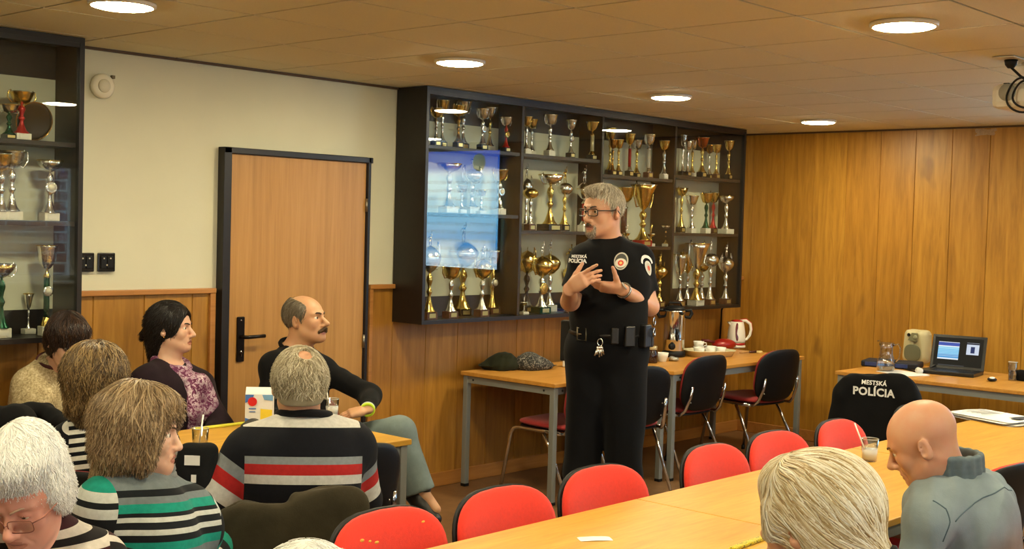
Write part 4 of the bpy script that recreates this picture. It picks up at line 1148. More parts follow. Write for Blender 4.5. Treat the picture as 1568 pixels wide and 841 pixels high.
# ---------------------------------------------------------------- 1 the officer
def officer():
    d = 5.8; F = D(-163); J = {}
    J['nk'] = A(V(930, 378, 5.86)); J['ch'] = A(V(933, 440, 5.86)); J['pel'] = A(V(930, 528, 5.84))
    J['sr'] = A(V(895, 399, 5.76)); J['sl'] = A(V(977, 399, 5.90))
    J['er'] = A(V(873, 462, 5.74)); J['wr'] = A(V(872, 443, 5.51)); J['el'] = A(V(995, 470, 5.88)); J['wl'] = A(V(952, 443, 5.62))
    sd = np.cross(F, UP)
    for q, s in (('l', -1), ('r', 1)):
        J['h' + q] = J['pel'] + sd * s * .085 - UP * .06
        J['k' + q] = A((*(J['pel'] + sd * s * .10 + F * .02)[:2], .56)); J['a' + q] = A((*(J['pel'] + sd * s * .10 - F * .02)[:2], .10)); J['td' + q] = hexn(F + sd * s * .25)
    H = Head(V(923, 323, 5.80), frame(D(-133), .06, .0), .985)
    base = A((*J['pel'][:2], 0.))
    hn = dict(r=dict(d=RT * .62 + UP * .50 - FW * .50, n=FW * .75 + RT * .1 - UP * .25, curl=(.12, .42, .5, .42), thumb=(.75, .15), sc=.98, spread=.007),
              l=dict(d=-RT * .97 + UP * .10 - FW * .05, n=UP * .75 + FW * .5, curl=(.28, .22, .26, .34), thumb=(1.15, .05), sc=.98, spread=.006))
    o = build_person('man with grey hair and glasses in a black uniform T-shirt, standing and gesturing', J, F, H, SK1, base, dict(b=1.0, belly=.95, flat=1.34), arm_b=1.02, hands=hn, h=.0036, head_kw=dict(nose=1.05))
    dsp = folds(3, .0042, 24)
    def tee(S):
        torso(S, J, F, .012, 1.03, 1.34, belly=.98)
        for q in 'lr':
            s, e = J['s' + q], J['e' + q]; S.cone(s, s + (e - s) * .78, .062, .066, .035, cut=[(s + (e - s) * .72, hexn(e - s))])
        S.p[0]['a'] = (J['pel'] + UP * .04).astype(np.float32)
        S.ell(J['nk'] + UP * .055 + F * .012, (.062, .062, .05), k=.01, sub=True)
    sh = garment('t_shirt', tee, BLACKF, o, base, dsp, .0055)
    ring('collar', J['nk'] + UP * .012 + F * .014, UP + F * .25, F, .066, .062, .006, BLACKF, sh, base, tilt=.012)
    def tr(S): J['F'] = F; legs(S, J, .018, 1.02, loose=.022, cuff=-.06)
    garment('trousers', tr, NAVYF, o, base, folds(8, .006, 15, (1, 1, .4)), .007)
    for q in 'lr': shoe(J, q, base, o, BLKLEA)
    # belt, buckle, pouches
    bc = J['pel'] + UP * .055
    belt = ring('duty_belt', bc, UP, F, .170, .140, .016, BLKLEA, o, base, m=48)
    for i in range(3):
        pass
    def surf(a, z, out=.0):
        """point on the belt ellipse at angle a from the front, towards his left"""
        L = -sd; return bc + F * (.140 + out) * math.cos(a) + L * (.170 + out) * math.sin(a) + UP * z
    def onb(mb, name, mat, a, z, size, out, par, bev=.006):
        p = surf(a, z, out); nn = hexn(F * math.cos(a) / .14 - sd * math.sin(a) / .17)
        R = Matrix([list(np.cross(nn, UP)), list(nn), list(UP)]).transposed().to_4x4()
        X = Matrix.Translation(Vector(p - base)) @ R
        if mb is None: mb = MB().box((0, 0, 0), size, X, bev=bev)
        else: mb = mb(X)
        return mb.build(name, mat, par)
    ag = M('antique_metal', (150, 142, 120), .3, .9)
    def buckle(X):
        m_ = MB(); m_.tube([X @ Vector(v) for v in ((-.026, 0, -.028), (.026, 0, -.028), (.026, 0, .028), (-.026, 0, .028))], .0042, 8, closed=True); m_.tube([X @ Vector((0, .002, 0)), X @ Vector((.026, .004, 0))], .003, 6); return m_
    onb(buckle, 'buckle', ag, -.50, 0, None, .018, belt)
    onb(None, 'holster', BLKLEA, -1.55, -.045, (.05, .045, .19), .028, o)
    onb(None, 'radio_pouch', BLKLEA, 1.25, .0, (.055, .04, .105), .026, o)
    onb(None, 'magazine_pouch', BLKLEA, .72, .0, (.05, .03, .095), .024, o)
    onb(None, 'magazine_pouch', BLKLEA, .36, .0, (.035, .022, .075), .02, o)
    onb(None, 'handcuff_pouch', BLKLEA, 1.62, -.01, (.05, .04, .09), .026, o)
    def cuffs(X):
        m_ = MB(); 
        for c in ((0, .03, .045), (.012, .035, -.005)): m_.tube([X @ Vector((c[0] + .017 * math.cos(t * PI / 8), c[1], c[2] + .02 * math.sin(t * PI / 8))) for t in range(16)], .0035, 6, closed=True)
        return m_
    onb(cuffs, 'handcuffs', CHROME, 1.50, .02, None, .02, o)
    def keys(X):
        m_ = MB(); m_.tube([X @ Vector((.012 * math.cos(t * PI / 8), .012, -.02 + .016 * math.sin(t * PI / 8))) for t in range(16)], .002, 6, closed=True)
        for k_ in range(5):
            dx = -.02 + .01 * k_; m_.tube([X @ Vector((dx * .3, .012, -.035)), X @ Vector((dx, .014 + .003 * k_, -.075 - .006 * (k_ % 3)))], [.006, .0035], 6, flat=(Vector(F), .4))
            m_.ball(X @ Vector((dx * .5, .014, -.045)), (.007, .007, .008), 8)
        return m_
    onb(keys, 'key_ring', SILV, .02, -.01, None, .018, o)
    # watch
    w = J['wl']; ax = hexn(J['wl'] - J['el']); ring('wrist_watch', w - ax * .02, ax, UP, .033, .033, .0055, M('steel_strap', (150, 150, 150), .25, .9), o, base)
    tp = w - ax * .02 + hexn(-FW * .8 + UP * .6) * .036; nn = hexn(-FW * .8 + UP * .6)
    R = Matrix([list(hexn(np.cross(ax, nn))), list(ax), list(nn)]).transposed().to_4x4()
    MB().lathe([(.019, -.003), (.019, .004), (.016, .006), (0, .006)], n=24, X=Matrix.Translation(Vector(tp - base)) @ R).build('watch_face', M('watch_dial', (206, 206, 200), .25, .5), o)
    # marks on the shirt
    TS = SDF(); tee(TS)
    def stick(vs, fs, u, v_, dd, name, mat, par, face=F, lift=.004, size=None):
        """lay flat lettering on the shirt surface"""
        c = A(V(u, v_, dd)); x = np.cross(UP, face); P = np.array([c + x * p[0] + UP * p[2] for p in vs])
        P = P.astype(np.float32); g = None
        for _ in range(14):
            g_ = TS.ev(P, None, dsp); P = P - (face.astype(np.float32))[None] * (g_ - lift - 0 * P[:, 0])[:, None] * .8
        P = P + face.astype(np.float32) * np.array([(-p[1]) for p in vs], np.float32)[:, None]
        mb = MB(); mb.add([tuple(q) for q in P - base], fs); return mb.build(name, mat, par)
    wt = M('white_print', (226, 226, 224), .7)
    vs, fs = text_mb('MESTSKÁ', .018, .0003, .0006); stick(vs, fs, 878, 393.5, 5.6, 'chest_lettering', wt, sh)
    vs, fs = text_mb('POLÍCIA', .024, .0003, .0012); stick(vs, fs, 875, 400.5, 5.6, 'chest_lettering', wt, sh)
    def disc(rx, rz, n=28, y=0): return [(0, -y, 0)] + [(rx * math.cos(2 * PI * i / n), -y, rz * math.sin(2 * PI * i / n)) for i in range(n)], [(0, 1 + i, 1 + (i + 1) % n) for i in range(n)]
    for rx, rz, y, c, dz in ((.029, .040, .0, (186, 182, 168), 0), (.024, .034, .0012, (64, 66, 60), 0), (.023, .021, .002, (210, 206, 190), -.008), (.012, .013, .003, (206, 66, 48), -.008), (.006, .006, .004, (230, 190, 110), -.008)):
        vs, fs = disc(rx, rz, y=y); vs = [(a, b_, c_ + dz) for a, b_, c_ in vs]; stick(vs, fs, 941, 401, 5.6, 'chest_emblem', M('emblem_%d_%d' % (c[0], c[1]), c, .7), sh)
    f2 = hexn(-FW * .72 + RT * .75)
    for rx, rz, y, c in ((.026, .034, .0, (206, 206, 200)), (.018, .024, .0012, (196, 190, 176)), (.010, .012, .002, (212, 90, 60))):
        vs, fs = disc(rx, rz, y=y); stick(vs, fs, 996, 411, 5.8, 'sleeve_patch', M('patch_%d_%d' % (c[0], c[1]), c, .7), sh, face=f2)
    n_ = 12; vs = []
    for i in range(n_ + 1):
        a = PI * (.12 + .76 * i / n_)
        vs += [(.036 * math.cos(a), 0, .044 * math.sin(a)), (.047 * math.cos(a), 0, .058 * math.sin(a))]
    stick(vs, [(2 * i, 2 * i + 1, 2 * i + 3, 2 * i + 2) for i in range(n_)], 995, 410, 5.8, 'sleeve_patch', wt, sh, face=f2)
    # hair, brows, beard, glasses
    hm = hairmat('silver_hair', [(0, (112, 102, 86)), (.35, (168, 158, 138)), (.7, (204, 196, 176)), (1, (232, 226, 208))])
    def hf(S):
        cap(S, H, .007); S.ell(H.w(0, .035, .098), np.array((.062, .055, .026)) * H.s, rot=H.R, k=.03)
        S.ell(H.w(0, .10, -.022), np.array((.072, .08, .088)) * H.s, rot=H.R, k=.012, sub=True)
        S.ell(H.w(0, .0, -.115), np.array((.12, .14, .085)) * H.s, rot=H.R, k=.01, sub=True)
        for q in (-1, 1): S.ell(H.w(q * .09, -.012, -.012), np.array((.03, .024, .034)) * H.s, rot=H.R, k=.008, sub=True)
    make_hair(H, hf, hm, o, base, away(H.w(.02, -.05, .14), .25), n=2600, step=.007, steps=6, r=.0009, h=.004, tipfly=.25)
    H.brows(o, base, M('dark_grey_brow', (70, 58, 48), .8), .0032)
    bm = hairmat('greying_beard', [(0, (84, 72, 62)), (.5, (140, 128, 114)), (1, (214, 206, 194))], .7)
    def bf(S):
        S.ell(H.w(0, .078, -.104), np.array((.027, .020, .022)) * H.s, rot=H.R, k=.012)
        for q in (-1, 1): S.cone(H.w(q * .026, .083, -.066), H.w(q * .022, .082, -.098), .0065, .009, .01)
        S.ell(H.w(0, .092, -.078), np.array((.018, .03, .010)) * H.s, rot=H.R, k=.006, sub=True)
    make_hair(H, bf, bm, o, base, lambda P: np.tile(-UP.astype(np.float32), (len(P), 1)), n=420, step=.004, steps=4, r=.0007, h=.0028, name='beard', seed=4, tone=.7)
    def mf(S):
        for q in (-1, 1): S.cone(H.w(q * .003, .0995, -.060), H.w(q * .026, .086, -.070), .0058, .0042, .006)
    make_hair(H, mf, hairmat('dark_moustache', [(0, (56, 44, 36)), (1, (110, 94, 80))], .7), o, base, lambda P: np.tile(-UP.astype(np.float32), (len(P), 1)), n=200, step=.003, steps=3, r=.0006, h=.0025, name='moustache', seed=5, tone=.3)
    H.glasses(o, base, M('dark_glasses_frame', (24, 20, 20), .3), .0265, .0165, 4.2, r=.0023)
officer()
def longshirt(J, F, t, b=1., flat=1.42, end=.96, arm_b=1., neck=(.062, .060), low=0., **kw):
    def fn(S):
        torso(S, J, F, t, b, flat, **kw); arms(S, J, t * .9, arm_b, end)
        S.ell(J['pel'], (.165 * b + t, .128 * b + t, .11), rot=np.array([np.cross(F, UP), F, UP]), k=.05)
        S.ell(J['nk'] + UP * .058 + F * .012, (neck[0], neck[1], .05), k=.012, sub=True)
    return fn
def collar(J, F, mat, par, base, rx=.066, ry=.064, r=.008, up=.014, fw=.008, sq=None, tilt=.012):
    return ring('collar', J['nk'] + UP * up + F * fw, UP + F * .2, F, rx, ry, r, mat, par, base, sq=sq, tilt=tilt)
def pants(J, F, base, par, mat=DARKTR, b=1., loose=.015):
    def fn(S): J['F'] = F; legs(S, J, .014, b, loose)
    g = garment('trousers', fn, mat, par, base, folds(11, .005, 15), .009)
    for q in 'lr': shoe(J, q, base, par, BLKLEA)
    return g
def slv(L): return [((0 if p == 0 else (p * .6 + .1) / .7), c) for p, c in L]
def own_chair(J, F, label, back=.0, red=REDF, zs=1., side=0.):
    yaw = math.atan2(F[1], F[0]) - PI / 2
    c = J['pel'] + F * (.02 - back) + RT * side
    o = chair(c[0], c[1], yaw, label, None, red); o.scale = (1, 1, zs); return o
def hair_cut(S, H, q=.075, side=True):
    s = H.s
# ---------------------------------------------------------------- 2 man with the moustache
def moustache_man():
    J = {}; F = D(148)
    J['nk'] = A(V(452, 542, 6.42)); J['ch'] = A(V(450, 600, 6.42)); J['pel'] = A(V(452, 686, 6.44))
    J['sr'] = A(V(420, 565, 6.30)); J['sl'] = A(V(494, 567, 6.54))
    J['er'] = A(V(412, 640, 6.18)); J['wr'] = A(V(462, 662, 5.98)); J['el'] = A(V(566, 606, 6.40)); J['wl'] = A(V(563, 628, 6.16))
    sd = np.cross(F, UP)
    J['hl'] = J['pel'] + RT * .09 - UP * .02; J['hr'] = J['pel'] - RT * .02 - FW * .08 - UP * .03
    J['kl'] = A(V(612, 662, 6.20)); J['al'] = A(V(643, 752, 6.16)); J['tdl'] = hexn(RT * .75 - UP * .5 - FW * .3)
    J['kr'] = A(V(560, 700, 6.05)); J['ar'] = A((*VZ(590, 826, .09)[:2], .09)); J['tdr'] = hexn(RT * .8 - FW * .5)
    J['tul'] = hexn(UP * .7 + RT * .6)
    H = Head(V(468, 489, 6.40), frame(D(112), -.16), 1.03, old=.6)
    base = A((*J['pel'][:2], 0.))
    hn = dict(l=dict(d=-RT * .9 - UP * .18 - FW * .25, n=-UP * .8 + FW * .3 - RT * .1, curl=(.25, .3, .35, .4)), r=dict(d=RT * .9 + UP * .1 - FW * .1, n=-UP))
    o = build_person('balding man with a moustache in a black sweater and jeans, sitting cross-legged against the door', J, F, H, SK4, base, dict(b=1.0, belly=.9), hands=hn, h=.004, head_kw=dict(nose=1.12, chinw=1.05))
    sh = garment('sweater', longshirt(J, F, .016, 1.02, belly=.95, end=.94), BLACKF, o, base, folds(5, .007, 20), .0065)
    collar(J, F, BLACKF, sh, base, .080, .082, .011, up=.045)
    ring('shirt_collar', J['nk'] + UP * .034, UP - F * .1, F, .060, .060, .005, WHITEP, sh, base)
    w = J['wl']; ax = hexn(J['wl'] - J['el'])
    MB_ = ring('shirt_cuff', w - ax * .022, ax, UP, .030, .030, .006, M('pale_cuff', (190, 196, 200), .8), o, base)
    ring('wristband', w - ax * .004, ax, UP, .0285, .0285, .0085, M('lime_band', (196, 226, 40), .5), o, base)
    pants(J, F, base, o, DENIM, loose=.02)
    for q in 'lr':
        S = SDF(); S.cone(J['a' + q] + (J['k' + q] - J['a' + q]) * .02, J['a' + q] + (J['k' + q] - J['a' + q]) * .22, .042, .047, .02); v, f = S.mesh(.007); np_mesh('sock', v - base, f, knit('grey_sock' + q, rgb=(92, 92, 80)), parent=o)
    hm = hairmat('ash_hair', [(0, (70, 62, 50)), (.5, (112, 102, 86)), (1, (158, 150, 134))])
    def hf(S):
        cap(S, H, .008); S.ell(H.w(0, .045, .10), np.array((.058, .105, .085)) * H.s, rot=H.R, k=.012, sub=True)
        S.ell(H.w(0, .115, -.01), np.array((.09, .10, .12)) * H.s, rot=H.R, k=.012, sub=True)
        S.ell(H.w(0, .02, -.12), np.array((.12, .12, .085)) * H.s, rot=H.R, k=.01, sub=True)
        for q in (-1, 1): S.ell(H.w(q * .09, -.006, -.014), np.array((.03, .024, .034)) * H.s, rot=H.R, k=.008, sub=True)
    make_hair(H, hf, hm, o, base, away(H.w(0, .06, .10), .5), n=1500, step=.007, steps=6, r=.0009, h=.004)
    H.brows(o, base, M('brown_brow', (74, 54, 38), .8), .0042)
    def mf(S):
        for q in (-1, 1): S.cone(H.w(q * .003, .103, -.058), H.w(q * .030, .088, -.070), .0085, .0062, .008)
    make_hair(H, mf, hairmat('brown_moustache', [(0, (60, 46, 34)), (1, (110, 88, 66))], .7), o, base, lambda P: np.tile((-UP - .2 * H.R[1]).astype(np.float32), (len(P), 1)), n=320, step=.004, steps=4, r=.0008, h=.0028, name='moustache', seed=5, tone=.3)
    own_chair(J, D(158), 'black-backed chair under the man with the moustache, beside the door', back=.03, red=DREDF, zs=.92, side=.045)
moustache_man()
# ---------------------------------------------------------------- 3 woman with the scarf
def scarf_woman():
    J = {}; F = D(122)
    J['nk'] = A(V(258, 566, 6.28)); J['ch'] = A(V(265, 612, 6.28)); J['pel'] = A(V(262, 690, 6.34))
    J['sr'] = A(V(225, 590, 6.12)); J['sl'] = A(V(306, 590, 6.40))
    J['er'] = A(V(228, 665, 6.02)); J['wr'] = A(V(290, 684, 5.94)); J['el'] = A(V(338, 656, 6.25)); J['wl'] = A(V(306, 684, 6.02))
    seated(J, F)
    H = Head(V(263, 502, 6.27), frame(D(98), -.04), 1.0, female=True, old=.3)
    base = A((*J['pel'][:2], 0.))
    o = build_person('woman with black hair in a dark cardigan and a purple patterned scarf, looking right', J, F, H, SK2, base, dict(b=.96, bust=1.05, belly=.85), h=.0042, head_kw=dict(nose=1.06))
    CARD = knit('aubergine_wool', rgb=(34, 22, 30), bs=300)
    garment('cardigan', longshirt(J, F, .020, 1.0, bust=1.0, belly=.9, end=.97, neck=(.07, .075)), CARD, o, base, folds(6, .006, 20), .007)
    pants(J, F, base, o)
    SCM, nt, b = _nt('purple_scarf_cloth')
    v = coords(nt); f = noise(nt, v, 46, 3, .7, 1.2); g = noise(nt, v, 6, 2)
    c = ramp(nt, f, [(.40, srgb((84, 24, 62))), (.47, srgb((130, 52, 100))), (.52, srgb((206, 180, 200))), (.60, srgb((226, 214, 222))), (.66, srgb((96, 30, 70)))])
    nt.links.new(mixc(nt, c, srgb((98, 36, 78)), ramp(nt, g, [(.45, (0, 0, 0, 1)), (.6, (.8, .8, .8, 1))])), b.inputs['Base Color']); b.inputs['Roughness'].default_value = .8
    bump(nt, b, noise(nt, v, 90, 3), .5, .004)
    def sc(S):
        n = J['nk']; sd = np.cross(F, UP)
        for i in range(14):
            a = 2 * PI * i / 14; p = n + F * (.02 + .078 * math.cos(a)) + sd * .074 * math.sin(a) + UP * (.028 - .032 * math.cos(a))
            a2 = 2 * PI * (i + 1) / 14; p2 = n + F * (.02 + .078 * math.cos(a2)) + sd * .074 * math.sin(a2) + UP * (.028 - .032 * math.cos(a2))
            S.cone(p, p2, .021, .021, .012)
        for q, e in ((1, .02), (-1, .0)):
            p0 = n + F * .095 + sd * q * .02 + UP * -.01; p1 = J['ch'] * .4 + n * .6 + F * .172 + sd * (q * .035 - .02); p2 = J['ch'] + F * .182 - UP * .05 + sd * (q * .05 - .03); p3 = J['ch'] * .3 + J['pel'] * .7 + F * .165 + sd * (q * .05 - .04)
            S.cone(p0, p1, .026, .040, .02, sq=(F, 1.9)); S.cone(p1, p2, .040, .048, .02, sq=(F, 2.0)); S.cone(p2, p3, .048, .05, .02, sq=(F, 2.1))
    S = SDF(); sc(S); v, f = S.mesh(.005, folds(9, .006, 45)); np_mesh('scarf', v - base, f, SCM, parent=o)
    hm = hairmat('black_hair', [(0, (10, 8, 8)), (.6, (22, 17, 16)), (1, (44, 36, 32))], .35)
    def hf(S):
        cap(S, H, .020); s = H.s
        S.ell(H.w(0, -.05, .01), np.array((.088, .080, .085)) * s, rot=H.R, k=.03)
        S.ell(H.w(0, -.075, -.055), np.array((.072, .050, .075)) * s, rot=H.R, k=.03)
        S.cone(H.w(0, -.085, -.07), H.w(0, -.085, -.17), .048, .035, .03)
        S.cone(H.w(0, -.135, -.02), H.w(0, -.145, -.035), .020, .022, .01)
        S.ell(H.w(0, .135, -.035), np.array((.092, .10, .115)) * s, rot=H.R, k=.015, sub=True)
        S.ell(H.w(0, .06, -.15), np.array((.12, .10, .115)) * s, rot=H.R, k=.02, sub=True)
        for q in (-1, 1): S.ell(H.w(q * .10, .005, -.03), np.array((.03, .035, .04)) * s, rot=H.R, k=.012, sub=True)
    make_hair(H, hf, hm, o, base, away(H.w(0, .07, .10), .7), n=2600, step=.014, steps=8, r=.0012, h=.0045, tone=.2, tipfly=.1)
    H.brows(o, base, M('black_brow', (30, 22, 20), .8), .0028)
    for q in (-1, 1): MB().ball(Vector(H.w(q * .086, -.004, -.040) - base), .0045, 8).build('earring', GOLD, o)
    sd = np.cross(F, UP); mb = MB()
    mb.tube([Vector(J['nk'] + F * (.03 + .055 * math.cos(a)) + sd * .058 * math.sin(a) + UP * (.02 - .03 * math.cos(a)) - base) for a in [-1.5 + 3 * i / 12 for i in range(13)]], .002, 6); mb.ball(Vector(J['nk'] + F * .088 - UP * .016 - base), .006, 8)
    mb.build('necklace', GOLD, o)
    own_chair(J, D(130), 'black-backed chair under the woman with the purple scarf', red=DREDF)
scarf_woman()
# ---------------------------------------------------------------- 4 dark-haired woman, far left
def beige_woman():
    J = {}; F = D(152)
    J['nk'] = A(V(86, 568, 5.86)); J['ch'] = A(V(78, 620, 5.86)); J['pel'] = A(V(72, 700, 5.92))
    J['sr'] = A(V(44, 590, 5.78)); J['sl'] = A(V(126, 594, 5.96))
    J['er'] = A(V(36, 668, 5.64)); J['wr'] = A(V(100, 690, 5.52)); J['el'] = A(V(150, 668, 5.86)); J['wl'] = A(V(130, 690, 5.6))
    seated(J, F)
    H = Head(V(104, 522, 5.72), frame(D(140), .34), .98, female=True)
    base = A((*J['pel'][:2], 0.))
    o = build_person('dark-haired woman in a beige knitted pullover, bowed behind the others at far left', J, F, H, SK2, base, dict(b=.96, bust=1., belly=.85), h=.0045)
    BE, nt, b = _nt('beige_melange_knit'); f = noise(nt, coords(nt), 120, 3, .7); g = noise(nt, coords(nt), 26, 3, .7)
    nt.links.new(ramp(nt, mth(nt, 'ADD', mth(nt, 'MULTIPLY', f, .6), mth(nt, 'MULTIPLY', g, .4)), [(.36, srgb((120, 104, 74))), (.5, srgb((176, 158, 120))), (.62, srgb((208, 194, 160)))]), b.inputs['Base Color']); b.inputs['Roughness'].default_value = .95; bump(nt, b, f, .6, .003)
    sh = garment('pullover', longshirt(J, F, .020, 1.0, bust=1., belly=.9, end=.97), BE, o, base, folds(12, .006, 18), .007)
    collar(J, F, M('maroon_neckband', (70, 24, 26), .8), sh, base, .082, .086, .011, up=.05)
    pants(J, F, base, o)
    hm = hairmat('dark_brown_hair', [(0, (20, 12, 12)), (.6, (40, 26, 22)), (.9, (92, 66, 48)), (1, (150, 120, 92))], .35)
    def hf(S):
        cap(S, H, .018); s = H.s
        S.ell(H.w(0, -.045, -.02), np.array((.090, .078, .085)) * s, rot=H.R, k=.03)
        S.ell(H.w(0, .06, .075), np.array((.074, .045, .045)) * s, rot=H.R, k=.03)
        S.ell(H.w(0, .13, -.07), np.array((.062, .10, .10)) * s, rot=H.R, k=.012, sub=True)
        S.ell(H.w(0, .03, -.175), np.array((.14, .16, .10)) * s, rot=H.R, k=.02, sub=True)
    make_hair(H, hf, hm, o, base, away(H.w(0, -.03, .13), .6), n=2200, step=.013, steps=8, r=.0012, h=.0045, tone=.15)
    own_chair(J, F, 'black-backed chair under the woman in the beige pullover', back=-.14, zs=.88, red=DREDF)
beige_woman()
# ---------------------------------------------------------------- 5 woman in the black and white stripes
def striped_woman():
    J = {}; F = D(12)
    J['nk'] = A(V(158, 655, 4.50)); J['ch'] = A(V(168, 725, 4.46)); J['pel'] = A(V(172, 820, 4.46))
    J['sl'] = A(V(114, 682, 4.44)); J['sr'] = A(V(236, 684, 4.56))
    J['el'] = A(V(104, 780, 4.55)); J['wl'] = A(V(150, 760, 4.82)); J['er'] = A(V(258, 765, 4.68)); J['wr'] = A(V(225, 748, 4.92))
    seated(J, F)
    H = Head(V(152, 582, 4.44), frame(D(26), .02), 1.0, female=True)
    base = A((*J['pel'][:2], 0.))
    o = build_person('woman with highlighted brown hair in a black and white striped top, seen from behind', J, F, H, SK2, base, dict(b=1.06, bust=1.05, belly=1.), h=.0045)
    st = []; n = 15
    for i in range(n): st += [(i / n, (232, 230, 222)), (i / n + .52 / n, (18, 20, 26))]
    ss = []
    for i in range(14): ss += [(i / 14, (232, 230, 222)), (i / 14 + .52 / 14, (18, 20, 26))]
    sh = garment('striped_top', longshirt(J, F, .016, 1.08, bust=1.05, belly=1., end=.95, arm_b=1.08), knit('breton_stripes', st, sleeve=ss), o, base, folds(14, .006, 18), .006, J=J)
    pants(J, F, base, o)
    hm = hairmat('highlighted_hair', [(0, (46, 34, 24)), (.4, (96, 76, 50)), (.75, (150, 124, 82)), (1, (204, 178, 126))], .4)
    def hf(S):
        cap(S, H, .026); s = H.s
        S.ell(H.w(0, -.05, .03), np.array((.100, .085, .095)) * s, rot=H.R, k=.03)
        S.ell(H.w(0, -.055, -.055), np.array((.088, .062, .080)) * s, rot=H.R, k=.03)
        S.cone(H.w(-.02, -.06, -.09), H.w(-.01, -.055, -.125), .055, .034, .02)
        S.ell(H.w(0, .155, -.05), np.array((.085, .10, .12)) * s, rot=H.R, k=.015, sub=True)
        for q in (-1, 1): S.ell(H.w(q * .105, .025, -.03), np.array((.03, .032, .045)) * s, rot=H.R, k=.012, sub=True)
    make_hair(H, hf, hm, o, base, away(H.w(0, -.02, .15), .75), n=3600, step=.014, steps=9, r=.0013, h=.0045, tone=.35, tipfly=.15, wob=.45)
    own_chair(J, F, 'chair under the woman in black and white stripes', red=DREDF)
striped_woman()
# ---------------------------------------------------------------- 6 woman in the green striped jumper
def green_woman():
    J = {}; F = D(54)
    J['nk'] = A(V(222, 742, 3.70)); J['ch'] = A(V(222, 830, 3.68)); J['pel'] = A(V(218, 960, 3.66))
    J['sl'] = A(V(160, 782, 3.58)); J['sr'] = A(V(284, 785, 3.84))
    J['el'] = A(V(150, 905, 3.6)); J['wl'] = A(V(215, 900, 3.86)); J['er'] = A(V(310, 880, 3.95)); J['wr'] = A(V(330, 835, 4.16))
    seated(J, F)
    H = Head(V(217, 662, 3.66), frame(D(84), .04), 1.0, female=True, old=.4)
    base = A((*J['pel'][:2], 0.))
    o = build_person('woman with tousled light brown hair in a teal, black and grey striped jumper', J, F, H, SK2, base, dict(b=1.02, bust=1.1, belly=1.), h=.004)
    TE = (30, 150, 132); BK = (26, 30, 34); GR = (118, 128, 132); WH = (206, 210, 206)
    st = [(0, GR), (.10, BK), (.16, TE), (.26, BK), (.30, WH), (.34, BK), (.38, GR), (.48, TE), (.53, BK), (.57, WH), (.60, BK), (.64, WH), (.665, BK), (.69, TE), (.74, GR), (.78, BK), (.82, GR)]
    ss = [(0, TE), (.04, WH), (.075, BK), (.10, WH), (.14, BK), (.24, TE), (.34, GR), (.42, BK), (.50, WH), (.54, GR), (.55, BK), (.58, WH), (.62, BK), (.70, TE), (.80, BK), (.84, WH), (.9, TE)]
    sh = garment('striped_jumper', longshirt(J, F, .022, 1.06, bust=1.1, belly=1., end=.95, arm_b=1.1), knit('teal_stripes', st, sleeve=ss), o, base, folds(15, .007, 16), .006, J=J)
    gk = knit('grey_roll_neck', rgb=(124, 128, 130))
    for i, (r_, u_) in enumerate(((.070, .012), (.068, .034), (.064, .054))): ring('roll_neck', J['nk'] + UP * u_ + F * .01, UP + F * .15, F, r_, r_, .016, gk, sh, base)
    pants(J, F, base, o)
    hm = hairmat('light_brown_hair', [(0, (76, 60, 42)), (.4, (126, 104, 76)), (.75, (164, 140, 106)), (1, (204, 182, 146))], .42)
    def hf(S):
        cap(S, H, .028); s = H.s
        S.ell(H.w(0, -.04, .040), np.array((.105, .10, .088)) * s, rot=H.R, k=.03)
        S.ell(H.w(0, -.055, -.05), np.array((.105, .085, .085)) * s, rot=H.R, k=.03)
        S.ell(H.w(.0, -.09, -.125), np.array((.075, .048, .032)) * s, rot=H.R, k=.03)
        for q in (-1, 1): S.ell(H.w(q * .085, .015, -.02), np.array((.024, .05, .075)) * s, rot=H.R, k=.03)
        S.ell(H.w(0, .055, .085), np.array((.080, .050, .045)) * s, rot=H.R, k=.03)
        S.ell(H.w(0, .128, -.052), np.array((.092, .096, .115)) * s, rot=H.R, k=.015, sub=True)
    make_hair(H, hf, hm, o, base, away(H.w(0, -.01, .15), .6), n=4600, step=.014, steps=9, r=.0014, h=.0045, tone=.35, tipfly=.2, wob=.32, disp=folds(31, .006, 40))
    H.brows(o, base, M('brown_brow', (74, 54, 38), .8), .0028)
    own_chair(J, F, 'chair under the woman in the teal striped jumper', red=DREDF)
green_woman()
